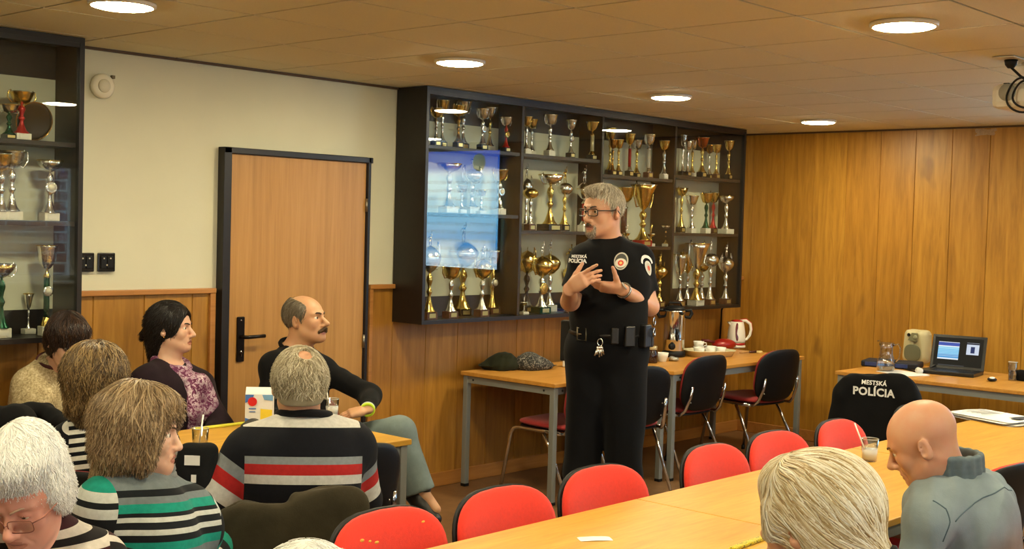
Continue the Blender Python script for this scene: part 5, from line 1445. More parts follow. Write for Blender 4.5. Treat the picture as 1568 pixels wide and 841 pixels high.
# ---------------------------------------------------------------- 7 white-haired woman, lower left
def white_woman():
    J = {}; F = D(-174)
    J['nk'] = A(V(58, 845, 2.95)); J['ch'] = A(V(62, 935, 2.95)); J['pel'] = A(V(64, 1090, 3.0))
    J['sr'] = A(V(-30, 880, 2.90)); J['sl'] = A(V(142, 872, 3.0))
    J['er'] = A(V(-55, 1020, 2.8)); J['wr'] = A(V(0, 1050, 2.6)); J['el'] = A(V(170, 1010, 2.9)); J['wl'] = A(V(110, 1050, 2.65))
    seated(J, F)
    H = Head(V(42, 754, 2.85), frame(D(-173), .46, .04), 1.0, female=True, old=1.)
    base = A((*J['pel'][:2], 0.))
    o = build_person('elderly woman with white hair and thin glasses, looking down at lower left', J, F, H, skin('skin_rosy', (226, 170, 150)), base, dict(b=1.02, bust=1.1, belly=1.), h=.0032, head_kw=dict(lid=-.0035, nose=1.05, chinw=1.08), lip=(200, 138, 120))
    st = []; cs = [(214, 206, 198), (60, 28, 34), (214, 206, 198), (30, 26, 28)]
    for i in range(30): st.append((i / 30, cs[i % 4]))
    sh = garment('patterned_blouse', longshirt(J, F, .018, 1.06, bust=1.1, belly=1., end=.95, arm_b=1.05), knit('dark_red_white_stripes', st, sleeve=[(i / 30, cs[i % 4]) for i in range(30)]), o, base, folds(18, .006, 18), .006, J=J)
    pants(J, F, base, o)
    hm = hairmat('white_hair', [(0, (186, 186, 184)), (.35, (226, 226, 224)), (1, (250, 250, 248))], .45)
    def hf(S):
        cap(S, H, .004); s = H.s
        S.ell(H.w(0, -.03, .066), np.array((.074, .096, .098)) * s, rot=H.R, k=.03)
        S.ell(H.w(0, .035, .095), np.array((.068, .055, .044)) * s, rot=H.R, k=.03)
        S.ell(H.w(0, -.06, -.03), np.array((.072, .07, .09)) * s, rot=H.R, k=.03)
        for q in (-1, 1): S.ell(H.w(q * .074, -.006, -.002), np.array((.017, .034, .046)) * s, rot=H.R, k=.02)
        S.ell(H.w(-.0, .140, -.035), np.array((.080, .09, .100)) * s, rot=H.R, k=.012, sub=True)
        S.ell(H.w(0, .03, -.16), np.array((.12, .14, .085)) * s, rot=H.R, k=.02, sub=True)
    make_hair(H, hf, hm, o, base, away(H.w(.02, -.04, .17), .35), n=5600, step=.009, steps=9, r=.0010, h=.004, tone=.6, tipfly=.25, wob=.5)
    H.brows(o, base, M('pale_brow', (190, 160, 140), .8), .0026)
    H.glasses(o, base, M('bronze_wire', (150, 96, 84), .35, .5), .0275, .0165, 4.5, r=.0013, y=.110, z0=-.012)
    own_chair(J, F, 'chair under the white-haired woman with glasses', red=REDF)
white_woman()
# ---------------------------------------------------------------- 8 grey man from behind
def stripe_man():
    J = {'trap': -.03}; F = D(-6)
    J['nk'] = A(V(465, 673, 4.62)); J['ch'] = A(V(462, 722, 4.58)); J['pel'] = A(V(460, 835, 4.58))
    J['sl'] = A(V(384, 692, 4.56)); J['sr'] = A(V(535, 688, 4.66))
    J['el'] = A(V(330, 765, 4.52)); J['wl'] = A(V(352, 812, 4.76)); J['er'] = A(V(556, 768, 4.76)); J['wr'] = A(V(500, 738, 4.96))
    seated(J, F)
    H = Head(V(458, 588, 4.56), frame(D(-16), .0), 1.10, old=.5)
    base = A((*J['pel'][:2], 0.))
    hn = dict(r=dict(d=FW - RT * .4, n=-UP))
    o = build_person('grey-haired man in a black sweater with white, grey and red stripes, back to us', J, F, H, SK1, base, dict(b=1.18, belly=1.1, flat=1.35), arm_b=1.2, hands=hn, h=.0045)
    BK = (20, 21, 28); GY = (140, 146, 150); RD = (186, 44, 42); WH = (214, 212, 206)
    st = [(0, BK), (.50, WH), (.57, RD), (.65, GY), (.71, BK), (.93, WH)]
    ss = [(0, BK), (.10, GY), (.17, RD), (.25, WH), (.34, BK), (.60, GY), (.68, BK), (.78, RD)]
    sh = garment('striped_sweater', longshirt(J, F, .018, 1.2, 1.35, belly=1.1, end=.96, arm_b=1.24), knit('red_grey_stripes', st, sleeve=slv(ss)), o, base, folds(21, .008, 14), .006, J=J)
    bk = knit('black_rib', rgb=(16, 16, 20)); collar(J, F, bk, sh, base, .092, .112, .015, up=.096, fw=-.022, tilt=.0)
    pants(J, F, base, o)
    hm = hairmat('grey_blond_hair', [(0, (104, 92, 70)), (.4, (158, 146, 118)), (.8, (204, 194, 168)), (1, (232, 226, 206))], .45)
    def hf(S):
        cap(S, H, .011); s = H.s
        S.ell(H.w(0, -.035, .02), np.array((.090, .088, .085)) * s, rot=H.R, k=.02)
        S.ell(H.w(0, -.055, -.03), np.array((.075, .058, .055)) * s, rot=H.R, k=.02)
        S.ell(H.w(0, .125, -.01), np.array((.09, .10, .10)) * s, rot=H.R, k=.012, sub=True)
        S.ell(H.w(0, .0, -.126), np.array((.12, .14, .085)) * s, rot=H.R, k=.015, sub=True)
        S.ell(H.w(.012, -.078, .112), np.array((.030, .036, .026)) * s, rot=H.R, k=.012, sub=True)
        for q in (-1, 1): S.ell(H.w(q * .098, -.004, -.02), np.array((.028, .030, .040)) * s, rot=H.R, k=.008, sub=True)
    make_hair(H, hf, hm, o, base, away(H.w(.012, -.06, .14), .35), n=3200, step=.009, steps=6, r=.0012, h=.004, tipfly=.15, wob=.6, keep=lambda v: ((v - H.c) @ H.R.T)[:, 2] > -.008)
    c = own_chair(J, F, 'chair hidden under the olive coat, behind the man in the striped sweater', back=.03, red=DREDF, zs=.86)
    # olive coat over the chair back
    yaw = math.atan2(F[1], F[0]) - PI / 2; X = Matrix.Translation(Vector((J['pel'][0], J['pel'][1], 0)) - Vector(F) * .01) @ Matrix.Rotation(yaw, 4, 'Z')
    Q = lambda x, y, z: A(X @ Vector((x, y, z)))
    S = SDF(); fx = A(F)
    for x0, x1, zz in ((-.17, .0, .715), (.0, .18, .755)): S.cone(Q(x0, -.29, zz), Q(x1, -.29, zz), .030, .032, .03)
    for x0, zt in ((-.17, .69), (-.08, .70), (0, .71), (.09, .73), (.18, .755)):
        S.cone(Q(x0, -.32, zt - .03), Q(x0 * 1.05, -.335, .36), .060, .075, .04, sq=(fx, 3.0))
        S.cone(Q(x0, -.26, zt - .04), Q(x0 * 1.0, -.225, .55), .06, .07, .03, sq=(fx, 4.2))
    S.cone(Q(-.215, -.31, .66), Q(-.25, -.33, .36), .05, .06, .03, sq=(fx, 1.6)); S.cone(Q(.205, -.30, .74), Q(.235, -.31, .36), .028, .045, .03, sq=(fx, 1.8))
    v, f = S.mesh(.007, folds(23, .010, 16, (1, 1, .25))); og = base
    co = np_mesh('coat', v, f, knit('olive_coat_cloth', rgb=(58, 52, 38), bs=200), origin=tuple(base)); tag(co, 'olive brown coat draped over the chair back behind the striped man', 'coat')
stripe_man()
# ---------------------------------------------------------------- 9 blonde woman with ponytail
def blonde_woman():
    J = {}; F = D(-28)
    J['nk'] = A(V(1262, 902, 2.56)); J['ch'] = A(V(1270, 1000, 2.54)); J['pel'] = A(V(1272, 1180, 2.52))
    J['sl'] = A(V(1165, 940, 2.46)); J['sr'] = A(V(1350, 940, 2.66))
    J['el'] = A(V(1130, 1080, 2.55)); J['wl'] = A(V(1180, 1050, 2.78)); J['er'] = A(V(1390, 1070, 2.75)); J['wr'] = A(V(1300, 1020, 2.95))
    seated(J, F)
    H = Head(V(1247, 799, 2.50), frame(D(-46), .05), 1.03, female=True, old=.4)
    base = A((*J['pel'][:2], 0.))
    o = build_person('woman with pale blonde hair tied in a ponytail, seen from behind at the long table', J, F, H, SK3, base, dict(b=1.0, bust=1., belly=1.), h=.0034)
    sh = garment('cream_pullover', longshirt(J, F, .018, 1.04, bust=1., belly=1., end=.95), knit('cream_wool', rgb=(198, 186, 160)), o, base, folds(24, .006, 18), .006)
    collar(J, F, knit('cream_rib', rgb=(204, 192, 166)), sh, base, .070, .070, .014)
    pants(J, F, base, o)
    hm = hairmat('pale_blonde_hair', [(0, (120, 92, 56)), (.22, (176, 152, 108)), (.5, (216, 202, 170)), (.8, (232, 226, 208)), (1, (246, 242, 232))], .38)
    tie = H.w(.035, -.128, -.055)
    def hf(S):
        cap(S, H, .022); s = H.s
        S.ell(H.w(0, -.035, .045), np.array((.094, .096, .086)) * s, rot=H.R, k=.03)
        S.ell(H.w(0, .045, .075), np.array((.076, .058, .046)) * s, rot=H.R, k=.03)
        S.ell(H.w(0, -.065, -.02), np.array((.085, .06, .075)) * s, rot=H.R, k=.03)
        S.cone(H.w(0, -.07, -.03), tie, .058, .022, .03)
        for q in (-1, 1): S.cone(H.w(q * .078, .045, .03), H.w(q * .082, .048, -.020), .020, .012, .02)
        S.ell(H.w(0, .150, -.055), np.array((.075, .09, .10)) * s, rot=H.R, k=.012, sub=True)
        for q in (-1, 1): S.ell(H.w(q * .105, .010, -.035), np.array((.030, .036, .038)) * s, rot=H.R, k=.010, sub=True)
        S.ell(H.w(0, .02, -.165), np.array((.12, .12, .085)) * s, rot=H.R, k=.02, sub=True)
    tf = tie.astype(np.float32); fr = H.R[1].astype(np.float32)
    def flow(P):
        d = tf - P; r_ = np.linalg.norm(d, axis=1, keepdims=True); d = d / (r_ + 1e-6)
        L = (P - H.c) @ H.R.T
        front = np.clip((L[:, 1:2] - .03) * 30, 0, 1)
        return (d * (1 - front) + (-UP * 1. + H.R[1] * .3).astype(np.float32) * front).astype(np.float32)
    make_hair(H, hf, hm, o, base, flow, n=5600, step=.015, steps=9, r=.0012, h=.004, tone=.50, wob=.13, loose=0)
    ax = hexn(-H.R[1] * .75 - UP * .6 + H.R[0] * .3)
    ring('hair_tie', tie + ax * .004, ax, UP, .023, .023, .009, M('black_band', (16, 16, 18), .8), o, base)
    def pf(S): S.cone(tie, tie + ax * .05, .018, .028, .02); S.cone(tie + ax * .05, tie + ax * .07 - UP * .12, .028, .012, .03)
    make_hair(H, pf, hm, o, base, lambda P: np.tile((ax * .4 - UP).astype(np.float32), (len(P), 1)), n=900, step=.012, steps=8, r=.0012, h=.004, tone=.5, name='ponytail', seed=3)
    own_chair(J, F, 'chair under the blonde woman with the ponytail', red=REDF)
blonde_woman()
# ---------------------------------------------------------------- 10 bald man in the blue shirt
def bald_man():
    J = {'trap': -.035}; F = D(-42)
    J['nk'] = A(V(1457, 744, 3.96)); J['ch'] = A(V(1482, 808, 3.96)); J['pel'] = A(V(1500, 925, 3.98))
    J['sl'] = A(V(1422, 796, 3.80)); J['sr'] = A(V(1512, 770, 4.16))
    J['el'] = A(V(1392, 905, 3.80)); J['wl'] = A(V(1350, 868, 4.02)); J['er'] = A(V(1500, 860, 4.35)); J['wr'] = A(V(1420, 820, 4.45))
    seated(J, F)
    H = Head(V(1412, 676, 3.92), spin(frame(D(-66), .20), .30), 1.06, old=.4)
    base = A((*J['pel'][:2], 0.))
    o = build_person('bald man in a faded blue denim shirt, bending his head over the long table', J, F, H, SK3, base, dict(b=1.06, belly=1., flat=1.36), arm_b=1.1, h=.0038, head_kw=dict(nose=1.08))
    DS = knit('blue_grey_denim_shirt', rgb=(126, 140, 146), bs=300, nz=5)
    sh = garment('denim_shirt', longshirt(J, F, .022, 1.08, 1.36, belly=1., end=.95, arm_b=1.15), DS, o, base, folds(27, .014, 22), .006)
    def cf(S):
        n = J['nk']; sd = np.cross(F, UP)
        for i in range(16):
            a = 2 * PI * (i + .8) / 17.6; a2 = 2 * PI * (i + 1.8) / 17.6
            mm = hexn(UP * .8 + hexn(H.w(0, -.03, -.05) - n) * .45); F2 = hexn(F - mm * (F @ mm)); pt = lambda t, e: n + F2 * (-.004 + .088 * math.cos(t)) + sd * .094 * math.sin(t) + mm * (.046 + e)
            for e in (.0, .02, .04, .058): S.cone(pt(a, e), pt(a2, e), .010, .010, .012)
    S = SDF(); cf(S); v, f = S.mesh(.0045, folds(5, .001, 30)); np_mesh('shirt_collar', v - base, f, knit('denim_collar', rgb=(98, 112, 118)), parent=sh)
    TS = SDF(); longshirt(J, F, .022, 1.08, 1.36, belly=1., end=.95, arm_b=1.15)(TS); dsp = folds(27, .014, 22)
    def seam(pts, name):
        P = np.array([A(V(*p)) for p in pts], np.float32); m = []
        for a, c in zip(P[:-1], P[1:]):
            for t in np.linspace(0, 1, 8, endpoint=False): m.append(a + (c - a) * t)
        P = np.array(m + [P[-1]], np.float32)
        for _ in range(12): P = P - TS.grad(P, dsp) * (TS.ev(P, None, dsp) - .0005)[:, None]
        MB().tube([Vector(p - base) for p in P], .0022, 5).build(name, knit('denim_seam', rgb=(84, 102, 112)) if 'denim_seam' not in bpy.data.materials else bpy.data.materials['denim_seam'], sh)
    seam([(1456, 798, 3.75), (1490, 772, 3.8), (1520, 758, 3.86), (1548, 752, 3.95)], 'yoke_seam')
    seam([(1428, 768, 3.75), (1448, 780, 3.74), (1457, 800, 3.72), (1452, 840, 3.7)], 'armhole_seam')
    pants(J, F, base, o)
    H.brows(o, base, M('thin_brown_brow', (96, 70, 50), .8), .0028)
    hm = hairmat('shaven_hair', [(0, (120, 96, 82)), (1, (168, 142, 124))], .8)
    own_chair(J, F, 'red chair with black shell under the bald man', back=.02, red=REDF)
bald_man()
# ---------------------------------------------------------------- 11 head at the bottom edge
def bottom_person():
    J = {}; F = D(4)
    J['nk'] = A(V(472, 1040, 2.06)); J['ch'] = A(V(472, 1180, 2.06)); J['pel'] = A(V(472, 1400, 2.06))
    J['sl'] = A(V(372, 1090, 2.04)); J['sr'] = A(V(575, 1090, 2.1))
    J['el'] = A(V(350, 1280, 2.1)); J['wl'] = A(V(400, 1290, 2.3)); J['er'] = A(V(600, 1280, 2.15)); J['wr'] = A(V(550, 1280, 2.35))
    seated(J, F)
    H = Head(V(470, 948, 2.02), frame(D(4), .0), 1.0, female=True)
    base = A((*J['pel'][:2], 0.))
    o = build_person('person whose wispy white hair shows at the bottom edge, left of the worn red chair', J, F, H, SK2, base, h=.005)
    garment('grey_pullover', longshirt(J, F, .018, 1.04, end=.95), knit('mid_grey_wool', rgb=(120, 118, 114)), o, base, folds(29, .006, 18), .007)
    pants(J, F, base, o)
    def hf(S):
        cap(S, H, .013); s = H.s
        S.ell(H.w(0, -.055, -.03), np.array((.085, .06, .08)) * s, rot=H.R, k=.03)
        S.ell(H.w(0, .135, -.045), np.array((.085, .09, .10)) * s, rot=H.R, k=.012, sub=True)
        S.ell(H.w(0, .02, -.165), np.array((.12, .12, .085)) * s, rot=H.R, k=.02, sub=True)
    make_hair(H, hf, bpy.data.materials['white_hair'], o, base, away(H.w(.0, -.02, .2), .3, .5), n=2600, step=.013, steps=9, r=.0008, h=.004, tone=.6, wob=1.1, tipfly=.6, loose=4)
    own_chair(J, F, 'chair under the person at the bottom edge', red=REDF)
bottom_person()
# ================================================================== SMALL THINGS
def on(u, v, z=.75): p = VZ(u, v, z); return (p.x, p.y, z + .0006)
GLASS = None
GLASSM, nt, b = _nt('drinking_glass'); b.inputs['Transmission Weight'].default_value = 1.; b.inputs['Roughness'].default_value = .0; b.inputs['IOR'].default_value = 1.45; b.inputs['Base Color'].default_value = (.97, .99, .99, 1)
THIN = glassy('thin_glass', (250, 252, 252), 2.6)
WATER, nt, b = _nt('water'); b.inputs['Transmission Weight'].default_value = 1.; b.inputs['Roughness'].default_value = .0; b.inputs['IOR'].default_value = 1.33; b.inputs['Base Color'].default_value = (.80, .88, .98, 1)
def tumbler(loc, label, r=.033, h=.10, fill=None, fh=.5, straw=None, group=None):
    t = empty('drinking_glass', loc, 0, label, 'glass', group)
    MB().lathe([(0, .0), (r * .86, .0), (r, h), (r - .0018, h), (r * .86 - .002, .007), (0, .007)], n=28).build('glass_body', THIN, t)
    MB().tube([(r * math.cos(2 * PI * i / 28), r * math.sin(2 * PI * i / 28), h) for i in range(28)], .0014, 6, closed=True).build('rim', CHROME if False else M('glass_rim', (214, 218, 214), .08, .3), t)
    if fill: MB().lathe([(0, .008), (r * .84, .008), (r * (.86 + .13 * fh), h * fh), (0, h * fh)], n=24).build('drink', fill, t)
    if straw: MB().tube([(-.01, 0, .012), (straw[0], straw[1], straw[2])], .0032, 8).build('straw', M('white_straw', (236, 236, 232), .4), t)
    return t
# --- caps
def cap_(loc, label, mat, rz, s=1.):
    r = empty('cap', loc, rz, label, 'cap'); 
    S = SDF(); S.ell((0, 0, .035), (.105 * s, .085 * s, .055), k=.02); S.ell((.09 * s, .0, .022), (.06, .06, .018), k=.03); S.ell((-.03, 0, .075), (.055, .05, .02), k=.03)
    S.cone((-.06, .05, .02), (.05, .07, .025), .025, .02, .03); S.ell((0, 0, -.05), (.5, .5, .05), k=.003, sub=True)
    v, f = S.mesh(.006, folds(int(abs(loc[0]) * 100), .010, 36)); np_mesh('crown', v, f, mat, parent=r)
    MB().pad(.15, .095, .008, n=2.6, bend=.012, X=Matrix.Translation((.125 * s, 0, .018)) @ Matrix.Rotation(PI / 2, 4, 'Z') @ Matrix.Rotation(PI / 2 - .12, 4, 'X')).build('peak', mat, r)
    MB().ball((-.03, 0, .095), .007, 8).build('top_button', mat, r)
    return r
cap_(on(772, 566), 'dark olive flat cap lying on the left beverage table', knit('olive_cap_cloth', rgb=(34, 36, 22), bs=200), 2.6)
PATC, nt, b = _nt('patterned_black_knit'); f = noise(nt, coords(nt), 60, 4, .8, 2.); nt.links.new(ramp(nt, f, [(.46, srgb((18, 18, 18))), (.54, srgb((60, 58, 54))), (.6, srgb((150, 146, 136)))]), b.inputs['Base Color']); b.inputs['Roughness'].default_value = .9
cap_(on(812, 566), 'black knitted hat with a pale pattern beside the olive cap', PATC, -.3, 1.1)
# --- tissue packet
r = empty('tissue_packet', on(868, 562), .5, 'white tissue packet standing on the table just left of the officer', 'tissue packet')
MB().box((0, 0, .05), (.075, .05, .10), bev=.010).build('packet', M('soft_white', (220, 218, 208), .7), r)
MB().prism([(-.02, .098), (.02, .098), (.012, .13), (-.004, .145), (-.014, .125)], -.006, .006, 1).build('tissue', WHITEP, r)
# --- coffee urn
ur = empty('coffee_urn', on(1031, 546), -.75, 'tall chrome coffee urn with black tap and lid on the corner table', 'coffee urn')
R_ = .080
MB().lathe([(R_ * 1.05, .0), (R_ * 1.12, .01), (R_ * 1.1, .035), (R_ * .98, .045)], n=36).build('base', BLACKP, ur)
MB().lathe([(R_ * .98, .045), (R_, .05), (R_, .125), (R_ * 1.02, .128), (R_ * 1.02, .132), (R_, .135), (R_, .335), (R_ * 1.03, .338), (R_ * 1.03, .345), (R_ * .99, .35)], n=44).build('body', CHROME, ur)
ld = MB().lathe([(R_ * 1.0, .35), (R_ * .98, .362), (R_ * .7, .378), (R_ * .25, .385), (0, .386)], n=36).build('lid', BLACKP, ur)
MB().tube([(-.05, 0, .378), (-.04, 0, .405), (.04, 0, .405), (.05, 0, .378)], .008, 8).build('lid_handle', BLACKP, ld)
for s_ in (-1, 1):
    MB().tube([(s_ * R_ * .95, 0, .345), (s_ * (R_ + .04), 0, .350), (s_ * (R_ + .05), 0, .325), (s_ * (R_ + .035), 0, .295), (s_ * R_ * .98, 0, .300)], [.010, .014, .015, .014, .01], 10).build('handle', BLACKP, ur)
tp = MB(); tp.tube([(0, -R_ * .98, .165), (0, -R_ - .045, .165)], .011, 12); tp.tube([(0, -R_ - .035, .165), (0, -R_ - .035, .125)], [.011, .008], 12); tp.tube([(0, -R_ - .035, .17), (0, -R_ - .035, .215)], [.007, .013], 10)
tp.build('tap', BLACKP, ur)
MB().lathe([(.026, 0), (.026, .01), (.02, .02), (.008, .024), (0, .024)], n=24, X=Matrix.Translation((-.03, -R_ * .92, .082)) @ Matrix.Rotation(PI / 2, 4, 'X')).build('control_knob', BLACKP, ur)
MB().tube([(.035, -R_ * .95, .14), (.035, -R_ - .012, .15), (.035, -R_ - .012, .32), (.035, -R_ * .95, .33)], .006, 8).build('sight_glass', M('sight_tube', (190, 186, 176), .1, .4), ur)
MB().lathe([(.013, 0), (.013, .02), (0, .022)], n=14, X=Matrix.Translation((.035, -R_ * .98, .33)) @ Matrix.Rotation(PI / 2, 4, 'X')).build('sight_cap', BLACKP, ur)
# --- kettle
kt = empty('electric_kettle', on(1127, 532), -.72, 'white electric kettle with red strip and handle trim, at the panelled corner', 'kettle')
WPL = M('kettle_white', (232, 226, 212), .3); KRED = M('kettle_red', (176, 26, 22), .3)
MB().lathe([(.072, 0), (.076, .004), (.076, .018), (.066, .022), (0, .022)], n=32).build('power_base', WPL, kt)
MB().lathe([(.072, .022), (.072, .04)], n=32).build('red_band', KRED, kt)
kb = MB().lathe([(.073, .04), (.075, .06), (.071, .12), (.062, .18), (.056, .205), (.05, .212), (0, .214)], n=36).build('body', WPL, kt)
MB().prism([(-.045, .165), (-.078, .205), (-.070, .209), (-.035, .209)], -.018, .018, 1).build('spout', WPL, kt)
MB().lathe([(.048, .212), (.044, .222), (.02, .228), (0, .228)], n=28).build('lid', KRED, kt)
MB().pad(.032, .15, .008, n=2.2, X=Matrix.Translation((-.012, -.064, .13)) @ Matrix.Rotation(-.12, 4, 'X')).build('water_window', M('dark_red_window', (96, 22, 22), .15), kt)
MB().tube([(.03, 0, .218), (.075, 0, .222), (.112, 0, .195), (.122, 0, .15), (.112, 0, .10), (.085, 0, .065), (.068, 0, .06)], [.012, .013, .013, .012, .012, .011, .01], 10).build('handle', WPL, kt)
MB().tube([(.03, 0, .228), (.078, 0, .232), (.120, 0, .202), (.131, 0, .15), (.122, 0, .10)], [.006, .007, .007, .006, .004], 8).build('handle_trim', KRED, kt)
# --- tray with cups
ty = empty('serving_tray', on(1085, 545), -.42, 'cream rimmed tray carrying white coffee cups, right of the urn', 'tray')
CREAM = M('cream_enamel', (222, 212, 176), .3)
mb = MB(); w_, d_ = .17, .12
prof = [(1.0, .0), (1.06, .012), (1.16, .045), (1.2, .047)]
vs = []; fs = []; n_ = 40
def sup(i, k): 
    a = 2 * PI * i / n_; ca, sa = math.cos(a), math.sin(a); return (math.copysign(abs(ca) ** .6, ca) * w_ * k, math.copysign(abs(sa) ** .6, sa) * d_ * k)
lv = [(1.0, 0.), (1.16, .046), (1.19, .047), (1.19, .043), (1.13, .040), (1.0, .006)]
for k_, z_ in lv:
    for i in range(n_): x_, y_ = sup(i, k_); vs.append((x_, y_, z_))
for j in range(len(lv) - 1):
    for i in range(n_): fs.append((j * n_ + i, j * n_ + (i + 1) % n_, (j + 1) * n_ + (i + 1) % n_, (j + 1) * n_ + i))
fs.append(tuple(reversed(range(n_)))); fs.append(tuple((len(lv) - 1) * n_ + i for i in range(n_)))
mb.add(vs, fs, True).build('tray_body', CREAM, ty)
def cup(loc, label, rz=0., s=1., tilt=0, group='white coffee cups by the urn'):
    c = empty('coffee_cup', loc, 0, label, 'cup', group, rot=(tilt, 0, rz))
    MB().lathe([(0, 0), (.022 * s, 0), (.024 * s, .004), (.032 * s, .03 * s), (.036 * s, .052 * s), (.034 * s, .052 * s), (.029 * s, .028 * s), (.018 * s, .008), (0, .007)], n=28).build('bowl', WHITEC, c)
    MB().tube([(.030 * s, 0, .042 * s), (.050 * s, 0, .044 * s), (.052 * s, 0, .028 * s), (.028 * s, 0, .018 * s)], .0035 * s, 8).build('handle', WHITEC, c)
    return c
T_ = Matrix.Translation(ty.location) @ Matrix.Rotation(-.42, 4, 'Z')
for i, (x, y, z, lab) in enumerate(((-.11, -.04, .008, 'white cup at the left end of the cream tray'), (-.02, -.05, .008, 'white cup in the middle front of the cream tray'), (.08, -.04, .008, 'white cup at the right end of the cream tray'),
                                   (-.06, .05, .008, 'white cup at the back of the cream tray'), (-.06, .05, .047, 'white cup stacked on top of another cup, highest on the cream tray'), (.05, .05, .008, 'white cup at the back right of the cream tray'))):
    cup(tuple(T_ @ Vector((x, y, z))), lab, i * 1.3, 1.15, 0)
cup(on(1014, 554), 'single white cup standing on the table left of the urn', 2.5, 1.25)
# --- red lidded pan
rp = empty('red_dish', on(1108, 536), -.3, 'red oval dish with a handle, between the cream tray and the kettle', 'dish')
S = SDF(); S.ell((0, 0, .045), (.11, .075, .045), k=.01); S.ell((0, 0, -.05), (.4, .4, .05), k=.003, sub=True); v, f = S.mesh(.006); np_mesh('dish_body', v, f, M('red_enamel', (150, 30, 22), .3), parent=rp)
MB().tube([(-.09, .0, .06), (-.15, .02, .075), (-.2, .03, .078)], [.012, .013, .012], 8).build('handle', M('dark_red_handle', (90, 24, 20), .4), rp)
# --- coffee jar, dark bowl, wrapped sweets, knife
j = empty('coffee_jar', on(998, 556), 0, 'glass jar of dark coffee beans with a pale lid beside the single cup', 'jar')
MB().lathe([(0, .0), (.038, .0), (.042, .008), (.042, .075), (.034, .09), (.034, .098)], n=28).build('jar_body', M('coffee_in_glass', (48, 28, 20), .12, var=.6, vs=120), j)
MB().lathe([(.036, .096), (.037, .098), (.037, .118), (.033, .121), (0, .121)], n=28).build('lid', M('jar_lid', (176, 160, 120), .3, .4), j)
db = empty('sugar_bowl', on(984, 553), 0, 'dark bowl with a white lid half hidden behind the officer', 'bowl')
MB().lathe([(0, 0), (.04, 0), (.055, .025), (.06, .05), (.056, .052), (0, .05)], n=28).build('bowl', BLACKP, db); MB().lathe([(.055, .052), (.045, .07), (.02, .08), (0, .082)], n=24).build('lid', WHITEC, db)
wr = empty('sweet_wrapper', on(1034, 553), .4, 'crumpled silver and white wrapper in front of the urn', 'wrapper')
S = SDF(); S.ell((0, 0, .012), (.05, .032, .014), k=.01); S.ell((.03, .0, .016), (.03, .024, .014), k=.01); v, f = S.mesh(.004, folds(44, .008, 90)); np_mesh('foil', v, f, M('foil_print', (176, 178, 176), .35, .5, var=.5, vs=60), parent=wr)
kn = empty('butter_knife', on(1150, 541), -.1, 'knife with a brown handle lying near the kettle', 'knife')
MB().tube([(-.14, 0, .008), (-.02, 0, .009)], .008, 8, flat=(Vector((0, 0, 1)), .35)).build('blade', M('dull_blade', (150, 110, 70), .3, .7), kn); MB().tube([(-.02, 0, .009), (.06, 0, .009)], [.008, .011], 8).build('handle', M('brown_handle', (70, 28, 20), .4), kn)
bt = empty('butter_pat', on(1163, 541), 0, 'small yellow piece of butter or cheese at the end of the knife', 'food')
MB().box((0, 0, .009), (.05, .03, .018), bev=.006).build('pat', M('butter', (232, 214, 150), .5), bt)

# ---------------------------------------------------------------- desk on the east wall
fo = empty('document_case', on(1345, 562), 0, 'dark blue document case lying on the desk behind the water jug', 'document case')
fo.location = (4.32, .42, .7506); fo.rotation_euler = (0, 0, .25)
MB().box((0, 0, .022), (.24, .40, .044), bev=.010).build('case_body', M('navy_cloth_case', (18, 20, 34), .7, bmp=.2), fo)
MB().box((-.121, .02, .022), (.004, .30, .026), bev=.001).build('blue_edge', M('blue_edge', (40, 60, 120), .5), fo)
jg = empty('water_jug', on(1356, 569), 0, 'glass jug half full of water on the desk', 'jug')
jg.rotation_euler = (0, 0, -1.1)
MB().lathe([(0, 0), (.045, 0), (.058, .012), (.064, .04), (.060, .075), (.046, .12), (.044, .165), (.052, .20), (.050, .20), (.042, .165), (.044, .12), (.057, .075), (.061, .04), (.05, .012), (0, .008)], n=32).build('jug_body', THIN, jg)
MB().lathe([(0, .009), (.050, .012), (.060, .04), (.0575, .072), (.0, .072)], n=30).build('water', M('blueish_water', (150, 176, 214), .05, 0, 0) if False else WATER, jg)
MB().tube([(.046, 0, .185), (.078, 0, .195), (.096, 0, .16), (.09, 0, .10), (.06, 0, .065)], .0065, 8).build('handle', GLASSM, jg)
MB().tube([(.051 * math.cos(2 * PI * i / 28) - (.012 if i in (13, 14, 15) else 0), .051 * math.sin(2 * PI * i / 28), .2 + (.012 if i in (12, 13, 14, 15, 16) else 0)) for i in range(28)], .0028, 6, closed=True).build('rim', GLASSM, jg)
# speaker
spk = empty('computer_speaker', (4.64, .38, .7506), -.10, 'cream plastic computer speaker with round grille on the desk', 'speaker')
SPC = M('aged_cream_plastic', (196, 186, 146), .5)
X = Matrix.Rotation(-PI / 2, 4, 'Z')
S = SDF(); S.cone((-.01, -.045, .06), (-.01, -.04, .215), .06, .055, .01); S.cone((-.01, .045, .06), (-.01, .04, .215), .06, .055, .01); S.cone((.035, -.035, .06), (.035, -.035, .215), .055, .05, .02); S.cone((.035, .035, .06), (.035, .035, .215), .055, .05, .02); S.cone((-.02, 0, .045), (.03, 0, .045), .055, .055, .02)
for q in S.p: q['cut'] = [((-.062, 0, 0), (-1, 0, 0)), ((0, 0, .255), (0, 0, 1)), ((0, 0, .0), (0, 0, -1))]
v, f = S.mesh(.004); np_mesh('housing', v, f, SPC, parent=spk)
FX = Matrix.Translation((-.0705, 0, 0)) @ Matrix.Rotation(-PI / 2, 4, 'Z')
MB().pad(.135, .125, .008, n=2.6, X=FX @ Matrix.Translation((0, 0, .09))).build('woofer_grille', M('grey_green_grille', (110, 110, 86), .8, bmp=.5, bs=900), spk)
